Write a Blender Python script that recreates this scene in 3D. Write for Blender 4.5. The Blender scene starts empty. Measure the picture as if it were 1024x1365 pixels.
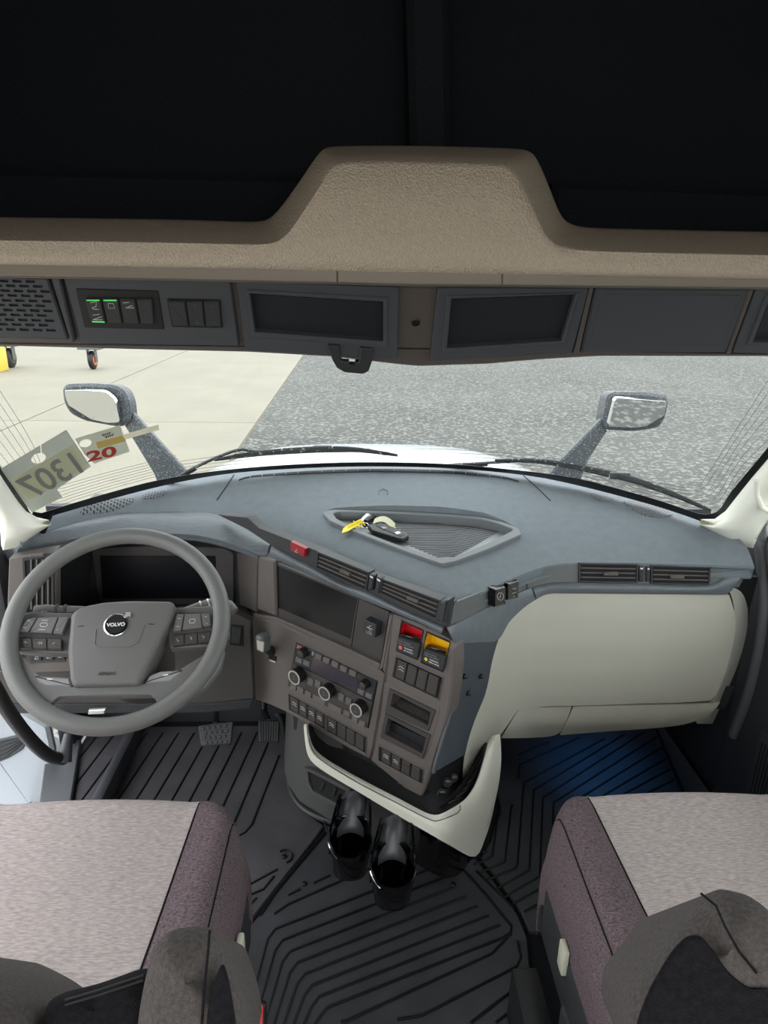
import bpy, bmesh, math, random
import numpy as np
from mathutils import Vector, Matrix

# ------------------------------------------------------------------ camera, sky, exposure
random.seed(7)
SC = bpy.context.scene
COL = SC.collection
IW, IH, FPX = 1024.0, 1365.0, 900.0
CAM = np.array([-.12, 0., 1.5])
PITCH, YAW, ROLL = math.radians(19.1056), math.radians(2.5244), math.radians(1.1)
FW = np.array([math.sin(YAW)*math.cos(PITCH), math.cos(YAW)*math.cos(PITCH), -math.sin(PITCH)])
RT = np.array([math.cos(YAW), -math.sin(YAW), 0.]); UP = np.cross(RT, FW)
_c, _s = math.cos(ROLL), math.sin(ROLL)
cd = bpy.data.cameras.new('camera'); cam = bpy.data.objects.new('camera', cd); COL.objects.link(cam)
cd.sensor_fit = 'VERTICAL'; cd.sensor_height = 36.; cd.sensor_width = 27.; cd.lens = FPX/IH*36.
cd.clip_start = .02; cd.clip_end = 300
cx_, cy_ = RT*_c+UP*_s, -RT*_s+UP*_c
cam.matrix_world = Matrix([[cx_[i], cy_[i], -FW[i], CAM[i]] for i in range(3)]+[[0, 0, 0, 1]])
SC.camera = cam
SC.view_settings.view_transform = 'Standard'; SC.view_settings.look = 'None'
SC.view_settings.gamma = 1; SC.view_settings.use_curve_mapping = False
SC.view_settings.exposure = 1.58

wd = bpy.data.worlds.new('overcast_sky'); SC.world = wd; wd.use_nodes = True
bg = wd.node_tree.nodes['Background']; bg.inputs[0].default_value = (.93, .97, 1., 1); bg.inputs[1].default_value = 1.5

# ------------------------------------------------------------------ helpers
def ray(px, py):
    u, v = px-IW/2, py-IH/2
    return FW*FPX + RT*(_c*u+_s*v) - UP*(-_s*u+_c*v)
def V(p): return Vector((float(p[0]), float(p[1]), float(p[2])))
def atz(px, py, z): d = ray(px, py); return V(CAM+d*((z-CAM[2])/d[2]))
def aty(px, py, y): d = ray(px, py); return V(CAM+d*((y-CAM[1])/d[1]))
def atx(px, py, x): d = ray(px, py); return V(CAM+d*((x-CAM[0])/d[0]))
def atf(px, py, f, lo=.8, hi=2.6):                      # hit the surface Y = f(x, z)
    d = ray(px, py)
    for _ in range(48):
        m = (lo+hi)/2; p = CAM+d*(m/d[1])
        if p[1] > f(p[0], p[2]): hi = m
        else: lo = m
    return V(CAM+d*(hi/d[1]))
class Plane:
    def __init__(s, p, n): s.p = V(p); s.n = V(n).normalized()
    def off(s, t): return Plane(s.p+s.n*t, s.n)
    def at(s, px, py):
        d = V(ray(px, py)); c = V(CAM); return c+d*((s.p-c).dot(s.n)/d.dot(s.n))
def plane3(a, b, c):
    n = (b-a).cross(c-a).normalized()
    if n.dot(V(CAM)-a) < 0: n = -n
    return Plane(a, n)

def lin(c):
    c = c/255.; return c/12.92 if c <= .04045 else ((c+.055)/1.055)**2.4
MATS = {}
def M(name, rgb=(128, 128, 128), rough=.55, metal=0., bump=None, var=None, spec=.5, coat=0., stretch=None, emit=None, speck=None):
    if name in MATS: return MATS[name]
    m = bpy.data.materials.new(name); m.use_nodes = True; nt = m.node_tree; N = nt.nodes; L = nt.links
    b = N['Principled BSDF']; col = tuple(lin(c) for c in rgb)+(1,)
    b.inputs['Base Color'].default_value = col; b.inputs['Roughness'].default_value = rough
    b.inputs['Metallic'].default_value = metal; b.inputs['Specular IOR Level'].default_value = spec
    b.inputs['Coat Weight'].default_value = coat
    tc = N.new('ShaderNodeTexCoord'); mp = N.new('ShaderNodeMapping'); L.new(tc.outputs['Object'], mp.inputs[0])
    if stretch: mp.inputs['Scale'].default_value = stretch
    src = None
    if var:                                               # (scale, amount, second colour or None)
        nz = N.new('ShaderNodeTexNoise'); nz.inputs['Scale'].default_value = var[0]; nz.inputs['Detail'].default_value = 5
        L.new(mp.outputs[0], nz.inputs['Vector'])
        rp = N.new('ShaderNodeValToRGB'); rp.color_ramp.elements[0].position = .32; rp.color_ramp.elements[1].position = .68
        c2 = var[2] if len(var) > 2 else None
        if c2: rp.color_ramp.elements[0].color = col; rp.color_ramp.elements[1].color = tuple(lin(c) for c in c2)+(1,)
        else:
            rp.color_ramp.elements[0].color = tuple(c*(1-var[1]) for c in col[:3])+(1,)
            rp.color_ramp.elements[1].color = tuple(min(1, c*(1+var[1])) for c in col[:3])+(1,)
        L.new(nz.outputs['Fac'], rp.inputs[0]); src = rp.outputs[0]
    if speck:                                             # (scale, threshold, colour): scattered flecks
        nz = N.new('ShaderNodeTexNoise'); nz.inputs['Scale'].default_value = speck[0]; nz.inputs['Detail'].default_value = 3
        L.new(tc.outputs['Object'], nz.inputs['Vector'])
        rp = N.new('ShaderNodeValToRGB'); rp.color_ramp.elements[0].position = speck[1]; rp.color_ramp.elements[1].position = speck[1]+.06
        L.new(nz.outputs['Fac'], rp.inputs[0])
        mx = N.new('ShaderNodeMix'); mx.data_type = 'RGBA'
        L.new(rp.outputs[0], mx.inputs['Factor'])
        if src: L.new(src, mx.inputs['A'])
        else: mx.inputs['A'].default_value = col
        mx.inputs['B'].default_value = tuple(lin(c) for c in speck[2])+(1,)
        src = mx.outputs['Result']
    if src: L.new(src, b.inputs['Base Color'])
    if bump:
        nz = N.new('ShaderNodeTexVoronoi' if len(bump) > 2 else 'ShaderNodeTexNoise'); nz.inputs['Scale'].default_value = bump[0]
        L.new(mp.outputs[0], nz.inputs['Vector'])
        bp = N.new('ShaderNodeBump'); bp.inputs['Strength'].default_value = bump[1]; bp.inputs['Distance'].default_value = .002
        L.new(nz.outputs[0], bp.inputs['Height']); L.new(bp.outputs[0], b.inputs['Normal'])
    if emit:
        b.inputs['Emission Color'].default_value = tuple(lin(c) for c in emit[0])+(1,); b.inputs['Emission Strength'].default_value = emit[1]
    MATS[name] = m; return m
def glass(name, tint, gl=.06):
    m = bpy.data.materials.new(name); m.use_nodes = True; nt = m.node_tree; N = nt.nodes; L = nt.links
    N.remove(N['Principled BSDF']); out = N['Material Output']
    t = N.new('ShaderNodeBsdfTransparent'); t.inputs[0].default_value = tint+(1,)
    g = N.new('ShaderNodeBsdfGlossy'); g.inputs['Roughness'].default_value = .0
    mx = N.new('ShaderNodeMixShader'); mx.inputs[0].default_value = gl
    L.new(t.outputs[0], mx.inputs[1]); L.new(g.outputs[0], mx.inputs[2]); L.new(mx.outputs[0], out.inputs[0])
    MATS[name] = m; return m

WORG = {}
def link(name, me, mat=None, parent=None, smooth=35, origin=None):
    """link a world-space mesh as one object, its origin at the foot of its own bounding box"""
    if mat is not None and not me.materials: me.materials.append(mat)
    if len(me.vertices):
        co = np.empty(len(me.vertices)*3); me.vertices.foreach_get('co', co); co = co.reshape(-1, 3)
        o3 = V(((co[:, 0].min()+co[:, 0].max())/2, (co[:, 1].min()+co[:, 1].max())/2, co[:, 2].min()))
    else: o3 = Vector()
    me.transform(Matrix.Translation(-o3))
    if smooth:
        me.polygons.foreach_set('use_smooth', [True]*len(me.polygons)); me.set_sharp_from_angle(angle=math.radians(smooth))
    o = bpy.data.objects.new(name, me); COL.objects.link(o)
    WORG[o] = o3
    if parent is not None: o.parent = parent; o.location = o3-WORG[parent]
    else: o.location = o3
    return o
def tag(o, label=None, cat=None, group=None, kind=None):
    if label: o['label'] = label
    if cat: o['category'] = cat
    if group: o['group'] = group
    if kind: o['kind'] = kind
    return o
def thing(name, loc, label, cat, group=None):
    o = bpy.data.objects.new(name, None); COL.objects.link(o); o.empty_display_size = .05
    o.location = V(loc); WORG[o] = V(loc); return tag(o, label, cat, group)
def mesh(verts, faces, name='m'):
    me = bpy.data.meshes.new(name); me.from_pydata([tuple(v) for v in verts], [], faces); me.update()
    bm = bmesh.new(); bm.from_mesh(me); bmesh.ops.recalc_face_normals(bm, faces=bm.faces); bm.to_mesh(me); bm.free()
    return me
def joinm(meshes):
    vs, fs = [], []
    for m in meshes:
        b = len(vs); vs += [v.co.copy() for v in m.vertices]; fs += [[b+i for i in p.vertices] for p in m.polygons]
        bpy.data.meshes.remove(m)
    me = bpy.data.meshes.new('j'); me.from_pydata([tuple(v) for v in vs], [], fs); me.update(); return me
def bev(me, w, seg=2, ang=30):
    bm = bmesh.new(); bm.from_mesh(me); bmesh.ops.remove_doubles(bm, verts=bm.verts, dist=1e-6)
    es = [e for e in bm.edges if len(e.link_faces) == 2 and e.calc_face_angle(0) > math.radians(ang)]
    bmesh.ops.bevel(bm, geom=es, offset=w, segments=seg, affect='EDGES', profile=.5, clamp_overlap=True)
    bm.to_mesh(me); bm.free(); return me
def roundp(pts, r, n=4):
    """round the corners of a 3D polygon; r scalar or list"""
    out = []; k = len(pts)
    for i in range(k):
        p, a, b = pts[i], pts[i-1], pts[(i+1) % k]
        ri = r[i] if isinstance(r, (list, tuple)) else r
        da, db = (a-p), (b-p)
        t = min(ri, da.length*.45, db.length*.45)
        if t < 1e-5: out.append(p); continue
        s, e = p+da.normalized()*t, p+db.normalized()*t
        for j in range(n+1):
            u = j/n; out.append(s*(1-u)**2+p*2*u*(1-u)+e*u*u)
    return out
def prism(pts, n, depth, ch=0.):
    """outline pts is the FRONT face, n points to the viewer; chamfer ch on the front edge"""
    n = n.normalized(); k = len(pts); back = [p-n*depth for p in pts]
    if ch > 0:
        c = sum(pts, Vector())/k
        area = sum((pts[i]-c).cross(pts[(i+1) % k]-c).dot(n) for i in range(k)); sg = 1 if area > 0 else -1
        ins = []
        for i in range(k):
            e1 = (pts[i]-pts[i-1]); e2 = (pts[(i+1) % k]-pts[i])
            if e1.length < 1e-9: e1 = e2
            if e2.length < 1e-9: e2 = e1
            n1 = n.cross(e1.normalized())*sg; n2 = n.cross(e2.normalized())*sg
            m = n1+n2; m = m.normalized() if m.length > 1e-6 else n1
            ins.append(pts[i]+m*(ch/max(.5, m.dot(n1))))
        mid = [p-n*ch for p in pts]
        vs = ins+mid+back
        fs = [list(range(k))]+[[i, (i+1) % k, k+(i+1) % k, k+i] for i in range(k)]
        fs += [[k+i, k+(i+1) % k, 2*k+(i+1) % k, 2*k+i] for i in range(k)]+[list(range(3*k-1, 2*k-1, -1))]
    else:
        vs = list(pts)+back
        fs = [list(range(k))]+[[i, (i+1) % k, k+(i+1) % k, k+i] for i in range(k)]+[list(range(2*k-1, k-1, -1))]
    return mesh(vs, fs)
def slab(name, pl, pxs, mat, parent=None, out=0., depth=.006, ch=.001, r=0., smooth=35):
    q = pl.off(out); pts = [q.at(*p) for p in pxs]
    if r: pts = roundp(pts, r)
    return link(name, prism(pts, pl.n, depth, ch), mat, parent, smooth)
def ring(name, pl, outer, inner, mat, parent=None, out=0., depth=.006, r=0., ri=None, ch=.0012):
    """frame: outline with a hole (both 4-point pixel quads in the same order)"""
    q = pl.off(out); n = pl.n
    ri = r if ri is None else ri
    a = roundp([q.at(*p) for p in outer], max(r, 1e-4)); b = roundp([q.at(*p) for p in inner], max(ri, 1e-4))
    k = len(a); sc = lambda P, Q, t: [p+(w-p)*t/max(1e-6, (w-p).length) for p, w in zip(P, Q)]
    a1, b1 = sc(a, b, ch), sc(b, a, ch)
    L = [[p-n*depth for p in a], [p-n*ch for p in a], a1, b1, [p-n*ch for p in b], [p-n*depth for p in b]]
    vs = [v for l in L for v in l]; fs = []
    for j in range(5):
        for i in range(k): fs.append([j*k+i, j*k+(i+1) % k, (j+1)*k+(i+1) % k, (j+1)*k+i])
    return link(name, mesh(vs, fs), mat, parent)
def catmull(P, n=6, closed=False):
    P = [V(p) for p in P]; out = []; k = len(P)
    for i in range(k if closed else k-1):
        if closed: a, b, c, d = P[i-1], P[i], P[(i+1) % k], P[(i+2) % k]
        else: a, b, c, d = P[max(i-1, 0)], P[i], P[i+1], P[min(i+2, k-1)]
        for j in range(n):
            t = j/n
            out.append(.5*((2*b)+(c-a)*t+(2*a-5*b+4*c-d)*t*t+(3*b-a-3*c+d)*t**3))
    if not closed: out.append(P[-1])
    return out
def pcat(px, n=5):                                       # smooth a pixel polyline
    return [(v.x, v.y) for v in catmull([(p[0], p[1], 0) for p in px], n)]
def resample(px, n):
    P = np.array(px, float); d = np.r_[0, np.cumsum(np.hypot(*np.diff(P, axis=0).T))]
    t = np.linspace(0, d[-1], n); return [tuple(np.interp(x, d, P[:, j]) for j in range(P.shape[1])) for x in t]
def gridm(rows, closed=False):
    m, n = len(rows), len(rows[0]); vs = [v for r in rows for v in r]; fs = []
    for i in range(m-1):
        for j in range(n if closed else n-1):
            fs.append([i*n+j, i*n+(j+1) % n, (i+1)*n+(j+1) % n, (i+1)*n+j])
    return vs, fs
def sheet(name, rows, mat, parent=None, thick=.004, back=(0, 1, 0), smooth=40, sub=0):
    """a surface grid with real thickness: rows of front points, the back pushed along 'back'"""
    bk = V(back).normalized()*thick; m, n = len(rows), len(rows[0])
    vs, fs = gridm(rows); k = len(vs); vs2 = [v+bk for v in vs]
    f2 = [[k+i for i in reversed(f)] for f in fs]
    bd = [j for j in range(n)]+[i*n+n-1 for i in range(1, m)]+[(m-1)*n+j for j in range(n-2, -1, -1)]+[i*n for i in range(m-2, 0, -1)]
    sd = [[bd[i], bd[(i+1) % len(bd)], k+bd[(i+1) % len(bd)], k+bd[i]] for i in range(len(bd))]
    o = link(name, mesh(vs+vs2, fs+f2+sd), mat, parent, smooth)
    if sub:
        md = o.modifiers.new('smooth', 'SUBSURF'); md.levels = sub; md.render_levels = sub
    return o
def tubem(path, r, seg=10, closed=False, flat=None, caps=True):
    P = [V(p) for p in path]; n = len(P); R = r if isinstance(r, (list, tuple)) else [r]*n
    T = []
    for i in range(n):
        a = P[i-1] if (closed or i) else P[i]; b = P[(i+1) % n] if (closed or i < n-1) else P[i]
        T.append((b-a).normalized())
    up = Vector((0, 0, 1)) if abs(T[0].z) < .9 else Vector((1, 0, 0))
    N0 = (up-T[0]*up.dot(T[0])).normalized(); rows = []; Nn = N0
    for i in range(n):
        Nn = (Nn-T[i]*Nn.dot(T[i])).normalized(); B = T[i].cross(Nn)
        rows.append([P[i]+(Nn*math.cos(2*math.pi*j/seg)*(flat or 1.)+B*math.sin(2*math.pi*j/seg))*R[i] for j in range(seg)])
    if closed: rows.append(rows[0])
    vs, fs = gridm(rows, True)
    if closed:
        k = (n)*seg; vs = vs[:k]; fs = [[i % k for i in f] for f in fs]
    elif caps: fs += [list(range(seg-1, -1, -1)), [len(vs)-seg+j for j in range(seg)]]
    return mesh(vs, fs)
def tube(name, path, r, mat, parent=None, seg=10, closed=False, flat=None, smooth=50):
    return link(name, tubem(path, r, seg, closed, flat), mat, parent, smooth)
def boxm(c, s, ax=None, b=0., seg=2):
    c = V(c); ax = ax or (Vector((1, 0, 0)), Vector((0, 1, 0)), Vector((0, 0, 1)))
    vs = [c+ax[0]*(s[0]/2*i)+ax[1]*(s[1]/2*j)+ax[2]*(s[2]/2*k) for i in (-1, 1) for j in (-1, 1) for k in (-1, 1)]
    fs = [[0, 1, 3, 2], [4, 6, 7, 5], [0, 4, 5, 1], [2, 3, 7, 6], [0, 2, 6, 4], [1, 5, 7, 3]]
    me = mesh(vs, fs); return bev(me, b, seg) if b else me
def box(name, c, s, mat, parent=None, ax=None, b=.002, seg=2): return link(name, boxm(c, s, ax, b, seg), mat, parent)
def span(name, lo, hi, mat, parent=None, b=0.):
    return box(name, [(lo[i]+hi[i])/2 for i in range(3)], [hi[i]-lo[i] for i in range(3)], mat, parent, None, b)
def lathem(c, n, prof, seg=24, ref=None):
    """prof: list of (radius, height along n)"""
    n = V(n).normalized(); u = (V(ref) if ref else Vector((0, 0, 1)) if abs(n.z) < .9 else Vector((1, 0, 0)))
    u = (u-n*u.dot(n)).normalized(); w = n.cross(u)
    rows = [[V(c)+n*h+(u*math.cos(2*math.pi*j/seg)+w*math.sin(2*math.pi*j/seg))*r for j in range(seg)] for r, h in prof]
    vs, fs = gridm(rows, True); fs += [list(range(seg-1, -1, -1)), [len(vs)-seg+j for j in range(seg)]]
    return mesh(vs, fs)
def lathe(name, c, n, prof, mat, parent=None, seg=24): return link(name, lathem(c, n, prof, seg), mat, parent)
def text(s, o, u, n, mat, parent, width=None, height=None, mirror=False, name='lettering', th=.0005, bold=0.):
    """lettering lying on a surface: o = left end of the baseline, u = reading direction, n = surface normal"""
    cu = bpy.data.curves.new('t', 'FONT'); cu.body = s; cu.size = 1.; cu.extrude = .01; cu.offset = bold
    t = bpy.data.objects.new('t', cu); COL.objects.link(t)
    me = bpy.data.meshes.new_from_object(t.evaluated_get(bpy.context.evaluated_depsgraph_get()))
    bpy.data.objects.remove(t); bpy.data.curves.remove(cu)
    co = [v.co for v in me.vertices]; x0, x1 = min(c.x for c in co), max(c.x for c in co); y0, y1 = min(c.y for c in co), max(c.y for c in co)
    kx = width/(x1-x0) if width else height/(y1-y0); ky = height/(y1-y0) if height else kx
    u = V(u).normalized(); n = V(n).normalized(); v = n.cross(u)
    for vv in me.vertices:
        x, y, z = vv.co; x = (x1-x if mirror else x-x0)*kx
        vv.co = V(o)+u*x+v*(y-y0)*ky+n*(th*(1+z/.01)*.5+.0002)
    bm = bmesh.new(); bm.from_mesh(me); bmesh.ops.recalc_face_normals(bm, faces=bm.faces); bm.to_mesh(me); bm.free()
    me.materials.clear()
    return link(name, me, mat, parent, 0)
def ptext(s, pl, a, b, mat, parent, out=0., height=None, mirror=False, bold=0., name='lettering'):
    q = pl.off(out); A, B = q.at(*a), q.at(*b)
    return text(s, A, B-A, pl.n, mat, parent, (B-A).length, height, mirror, name, bold=bold)
def finish(o, sub=1):
    md = o.modifiers.new('smooth', 'SUBSURF'); md.levels = sub; md.render_levels = sub; return o
def cut(o, cutters):
    """carve closed cutter meshes (world space) out of a just-linked object for good"""
    tmp = []
    for c in cutters:
        k = bpy.data.objects.new('cutter', c); COL.objects.link(k); tmp.append(k)
        md = o.modifiers.new('b', 'BOOLEAN'); md.operation = 'DIFFERENCE'; md.object = k; md.solver = 'EXACT'
    bpy.context.view_layer.update()
    me = bpy.data.meshes.new_from_object(o.evaluated_get(bpy.context.evaluated_depsgraph_get()))
    o.modifiers.clear(); old = o.data; o.data = me; bpy.data.meshes.remove(old)
    for k in tmp: c = k.data; bpy.data.objects.remove(k); bpy.data.meshes.remove(c)
    me.set_sharp_from_angle(angle=math.radians(35)); return o
# ------------------------------------------------------------------ materials
PAD = M('dash_pad_leather_grain', (116, 124, 129), .75, spec=.25, bump=(700, .35, 1), var=(40, .05))
BRUSH = M('brushed_grey_film', (104, 110, 115), .42, bump=(60, .25), var=(30, .16), stretch=(14, 14, .6))
BRUSHX = M('brushed_grey_film_across', (104, 110, 115), .42, bump=(60, .25), var=(30, .16), stretch=(.6, 14, 14))
STACK = M('warm_grey_plastic', (99, 92, 89), .5, bump=(900, .12))
STACK2 = M('dark_warm_plastic', (66, 62, 61), .5, bump=(900, .12))
CHAR = M('charcoal_plastic', (48, 49, 52), .5, bump=(900, .12))
BLK = M('black_plastic', (22, 22, 24), .45)
GAP = M('shadow_gap_black', (8, 8, 9), .8)
GLB = M('glossy_black', (7, 7, 9), .12, spec=.6, coat=.3)
SCREEN = M('dark_screen_glass', (20, 21, 27), .3, spec=.25)
CREAM = M('stone_grey_panel', (184, 182, 169), .6, bump=(800, .18, 1))
PILLAR = M('ivory_plastic', (243, 242, 229), .55, bump=(900, .1))
BEIGE = M('beige_grained_vinyl', (200, 186, 168), .6, bump=(270, .9, 1), var=(120, .05))
TRIMB = M('beige_trim_plastic', (136, 127, 117), .5)
HEAD = M('slate_plastic', (66, 68, 73), .55, bump=(700, .2))
HEADB = M('brown_grey_plastic', (84, 77, 73), .5, bump=(700, .15))
CARPET = M('black_carpet', (40, 43, 48), .95, bump=(500, .6), var=(300, .35), spec=.1)
RUBBER = M('mat_rubber', (58, 58, 62), .58, bump=(500, .25), var=(9, .22))
RUBD = M('dusty_mat_rubber', (74, 72, 76), .62, bump=(500, .25), var=(7, .25), speck=(60, .72, (120, 118, 118)))
CREAM_LIT = M('stone_grey_lit', (214, 211, 198), .6, bump=(800, .18, 1))  # glovebox stone made lighter: light missing on the console put into its colour
RIB = M('mat_rib_rubber', (20, 20, 22), .5, spec=.3)
SEATL = M('light_heather_fabric', (168, 157, 154), .95, bump=(300, .5), var=(190, .24), stretch=(.4, 2.2, 2.2), spec=.1)
SEATD = M('plum_grey_fabric', (99, 86, 89), .95, bump=(300, .5), var=(260, .5), stretch=(.45, 1.8, 1.8), spec=.1)
SEATG = M('grey_fabric', (86, 81, 79), .95, bump=(900, .5), var=(260, .22), spec=.1)
SEATK = M('black_fabric', (30, 29, 32), .95, bump=(700, .5), var=(200, .3), spec=.1)
CHROME = M('chrome', (225, 226, 228), .15, metal=1.)
SILV = M('silver_ring', (222, 220, 215), .3, metal=.6)
WHT = M('white_print', (225, 225, 222), .6)
GRYP = M('pale_grey_print', (150, 150, 150), .6)
REDB = M('dark_red_plastic', (150, 28, 38), .35)
REDV = M('red_recess', (196, 26, 36), .4)
YELV = M('yellow_recess', (238, 184, 20), .4)
YEL = M('yellow_plastic_tag', (246, 222, 40), .45)
LIME = M('lime_webbing', (190, 225, 40), .7)
REDBK = M('red_buckle', (235, 40, 52), .4)
WPAINT = M('white_truck_paint', (168, 173, 179), .25, coat=.5)
CONC = M('concrete', (136, 130, 117), .9, bump=(6, .2), var=(.7, .06), speck=(5, .68, (128, 121, 106)))
ASPH = M('dusted_asphalt', (72, 72, 69), .85, bump=(30, .3), var=(.35, .25), speck=(15, .53, (116, 115, 109)))
MIRH = M('dusty_mirror_shell', (62, 66, 70), .5, speck=(260, .58, (150, 153, 155)))
MIRG = M('mirror_glass', (235, 238, 240), .02, metal=1.)
WIPER = M('wiper_black', (70, 72, 74), .5, speck=(90, .62, (200, 200, 198)))
WSEAL = M('black_glass_border', (20, 21, 24), .35)
WGLASS = glass('windshield_glass', (.84, .855, .845), .03)
SGLASS = glass('side_glass', (.93, .95, .94), .04)

# ------------------------------------------------------------------ ground outside
GZ = -1.15
def gstruct(name, lo, hi, mat, parent=None):
    o = span(name, lo, hi, mat, parent, 0); 
    if parent is None: o['kind'] = 'structure'
    return o
g0 = gstruct('ground', (-90, -40, GZ-.5), (90, 120, GZ-.12), M('subsoil', (90, 85, 75), .9))
XB = -2.0
ap = gstruct('asphalt_yard', (XB, -40, GZ-.11), (80, 110, GZ-.005), ASPH)
apron = gstruct('concrete_apron', (-80, -40, GZ-.115), (XB-.012, 110, GZ-.02), M('joint_filler', (120, 112, 98), .9))
ys = [-40, 12.8, 31, 49, 67, 110]; xs = [-80, -40, -24.5, -15.3, -6.35, XB-.02]
for i in range(len(xs)-1):
    for j in range(len(ys)-1):
        box('concrete_slab', ((xs[i]+xs[i+1])/2, (ys[j]+ys[j+1])/2, GZ-.05), (xs[i+1]-xs[i]-.035, ys[j+1]-ys[j]-.035, .1), CONC, apron, None, .006, 1)

# ------------------------------------------------------------------ cab shell
XL, XR, YB, ZR = -1.10, 1.05, -.85, 2.32
SHELL = M('cab_inner_trim', (150, 145, 136), .8, bump=(300, .2))
floor = tag(span('floor', (-1.045, YB, -.06), (XR, 2.06, -.012), M('floor_carpet', (34, 35, 38), .95, bump=(400, .5), spec=.1)), kind='structure')
ceil = tag(span('ceiling', (XL-.03, YB, ZR), (XR+.03, 1.9, ZR+.05), CARPET), kind='structure')
wb = tag(link('wall_back', joinm([boxm(((a+b)/2, YB-.025, (c+d)/2), (b-a, .05, d-c)) for a, b, c, d in ((XL, XR, -.06, .42), (XL, XR, 1.44, ZR), (XL, -.96, .42, 1.44), (.91, XR, .42, 1.44))]), SHELL), kind='structure')
w2 = tag(span('added_rear_window', (-.96, YB-.03, .42), (.91, YB-.024, 1.44), SGLASS), kind='structure')  # unseen rear window, added so light enters from behind the viewer
def wallpieces(x, rects):
    return joinm([boxm((x, (a+b)/2, (c+d)/2), (.05, b-a, d-c)) for a, b, c, d in rects])
# driver side: the door stands open, sleeper window behind it
wl = tag(link('wall_left', wallpieces(XL-.025, [(YB, .52, -.06, .88), (YB, .52, 1.55, ZR), (.28, .52, .88, 1.55), (YB, -.70, .88, 1.55),
     (.52, 2.09, 1.5, ZR), (1.66, 2.09, .45, .74)]), SHELL), kind='structure')
wr = tag(link('wall_right', wallpieces(XR+.025, [(YB, .52, -.06, .88), (YB, .52, 1.55, ZR), (.28, .52, .88, 1.55), (YB, -.70, .88, 1.55),
     (.52, 2.09, 1.5, ZR), (.52, 2.09, -.30, -.012), (1.66, 2.09, -.012, .74)]), SHELL), kind='structure')
wf = tag(span('wall_front', (XL, 2.06, -.06), (XR, 2.09, .80), CHAR), kind='structure')
kp = tag(span('trim_3', (1.0, 1.60, -.012), (XR, 2.06, .74), CHAR, None, .01), kind='structure')
tag(span('trim_5', (1.0, 1.60, .72), (XR, 1.80, .855), CHAR, None, .01), kind='structure'); tag(span('trim_6', (XL, 1.64, .46), (-1.045, 1.82, .855), CHAR, None, .01), kind='structure')
kp2 = tag(span('trim_4', (XL, 1.90, -.012), (-1.05, 2.06, .46), CHAR, None, .01), kind='structure')
# passenger door, closed, with its window
d2 = tag(span('door_1', (.985, .525, -.012), (XR+.01, 1.655, .86), CHAR, None, .01), kind='structure')
box('window_frame', (XR, 1.09, .875), (.05, 1.12, .03), BLK, d2, None, .004)
span('pane', (XR-.004, .53, .88), (XR+.002, 1.66, 1.5), SGLASS, d2)
# ribbed map pocket on the passenger door
pk = box('map_pocket', (.982, 1.27, .20), (.02, .44, .34), CHAR, d2, None, .008)
for i in range(32):
    a = 1.07+i*.0128; box('pocket_rib', (.9715, a, .2), (.003, .004, .29), BLK, pk, None, .001, 1)

# ------------------------------------------------------------------ fill lamp added behind the viewer, unseen, to brighten seats and dashboard
wl_ = thing('added_fill_lamp', (-.03, YB+.03, 1.60), 'long white fill lamp added unseen behind the viewer', 'lamp')
box('lamp_housing', (-.03, YB+.015, 1.64), (1.24, .03, .16), BLK, wl_, None, .006)
box('lamp_lens', (-.03, YB+.032, 1.64), (1.20, .008, .13), M('milky_lens', (235, 232, 222), .5), wl_, None, .003)
al = bpy.data.lights.new('fill_light', 'AREA'); al.shape = 'RECTANGLE'; al.size = 1.2; al.size_y = .13; al.energy = 4.5; al.color = (1., .95, .89)
ao = bpy.data.objects.new('fill_light', al); COL.objects.link(ao); ao.parent = wl_; ao.location = (0, .012, .04); ao.rotation_euler = (math.radians(68), 0, 0)

# ------------------------------------------------------------------ windshield
BP = [(-60, 728, .86), (0, 708, .87), (44, 695, .878), (117, 673, .890), (211, 648, .905), (300, 631, .914), (400, 623, .92), (496, 620.5, .922), (600, 623, .92), (700, 632.5, .914), (770, 645.5, .905), (869, 671.5, .892), (935, 693.5, .878), (1000, 716, .87), (1060, 738, .86)]
BASE = [atz(*p) for p in BP]
bx = np.array([p.x for p in BASE]); byy = np.array([p.y for p in BASE]); bz = np.array([p.z for p in BASE])
def wtop(x): u = (x+.03)/1.0; return 1.52-.22*u*u, 1.46
def fw(x, z):
    yb, zb = np.interp(x, bx, byy), np.interp(x, bx, bz); yt, zt = wtop(x)
    k = (z-zb)/(zt-zb); return yb+k*(yt-yb)
def wsrf(px, py, o=0.): return atf(px, py, lambda x, z: fw(x, z)-o, .6, 3.2)
w1 = thing('window_1', (-.04, 1.9, .9), None, None); w1['kind'] = 'structure'
rows = []
for k in range(9):
    t = k/8; r = []
    for p in BASE:
        yt, zt = wtop(p.x); r.append(Vector((p.x, p.y+(yt-p.y)*t, p.z+(zt-p.z)*t)))
    rows.append(r)
sheet('windshield_pane', rows, WGLASS, w1, .006, (0, .6, .8))
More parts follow.
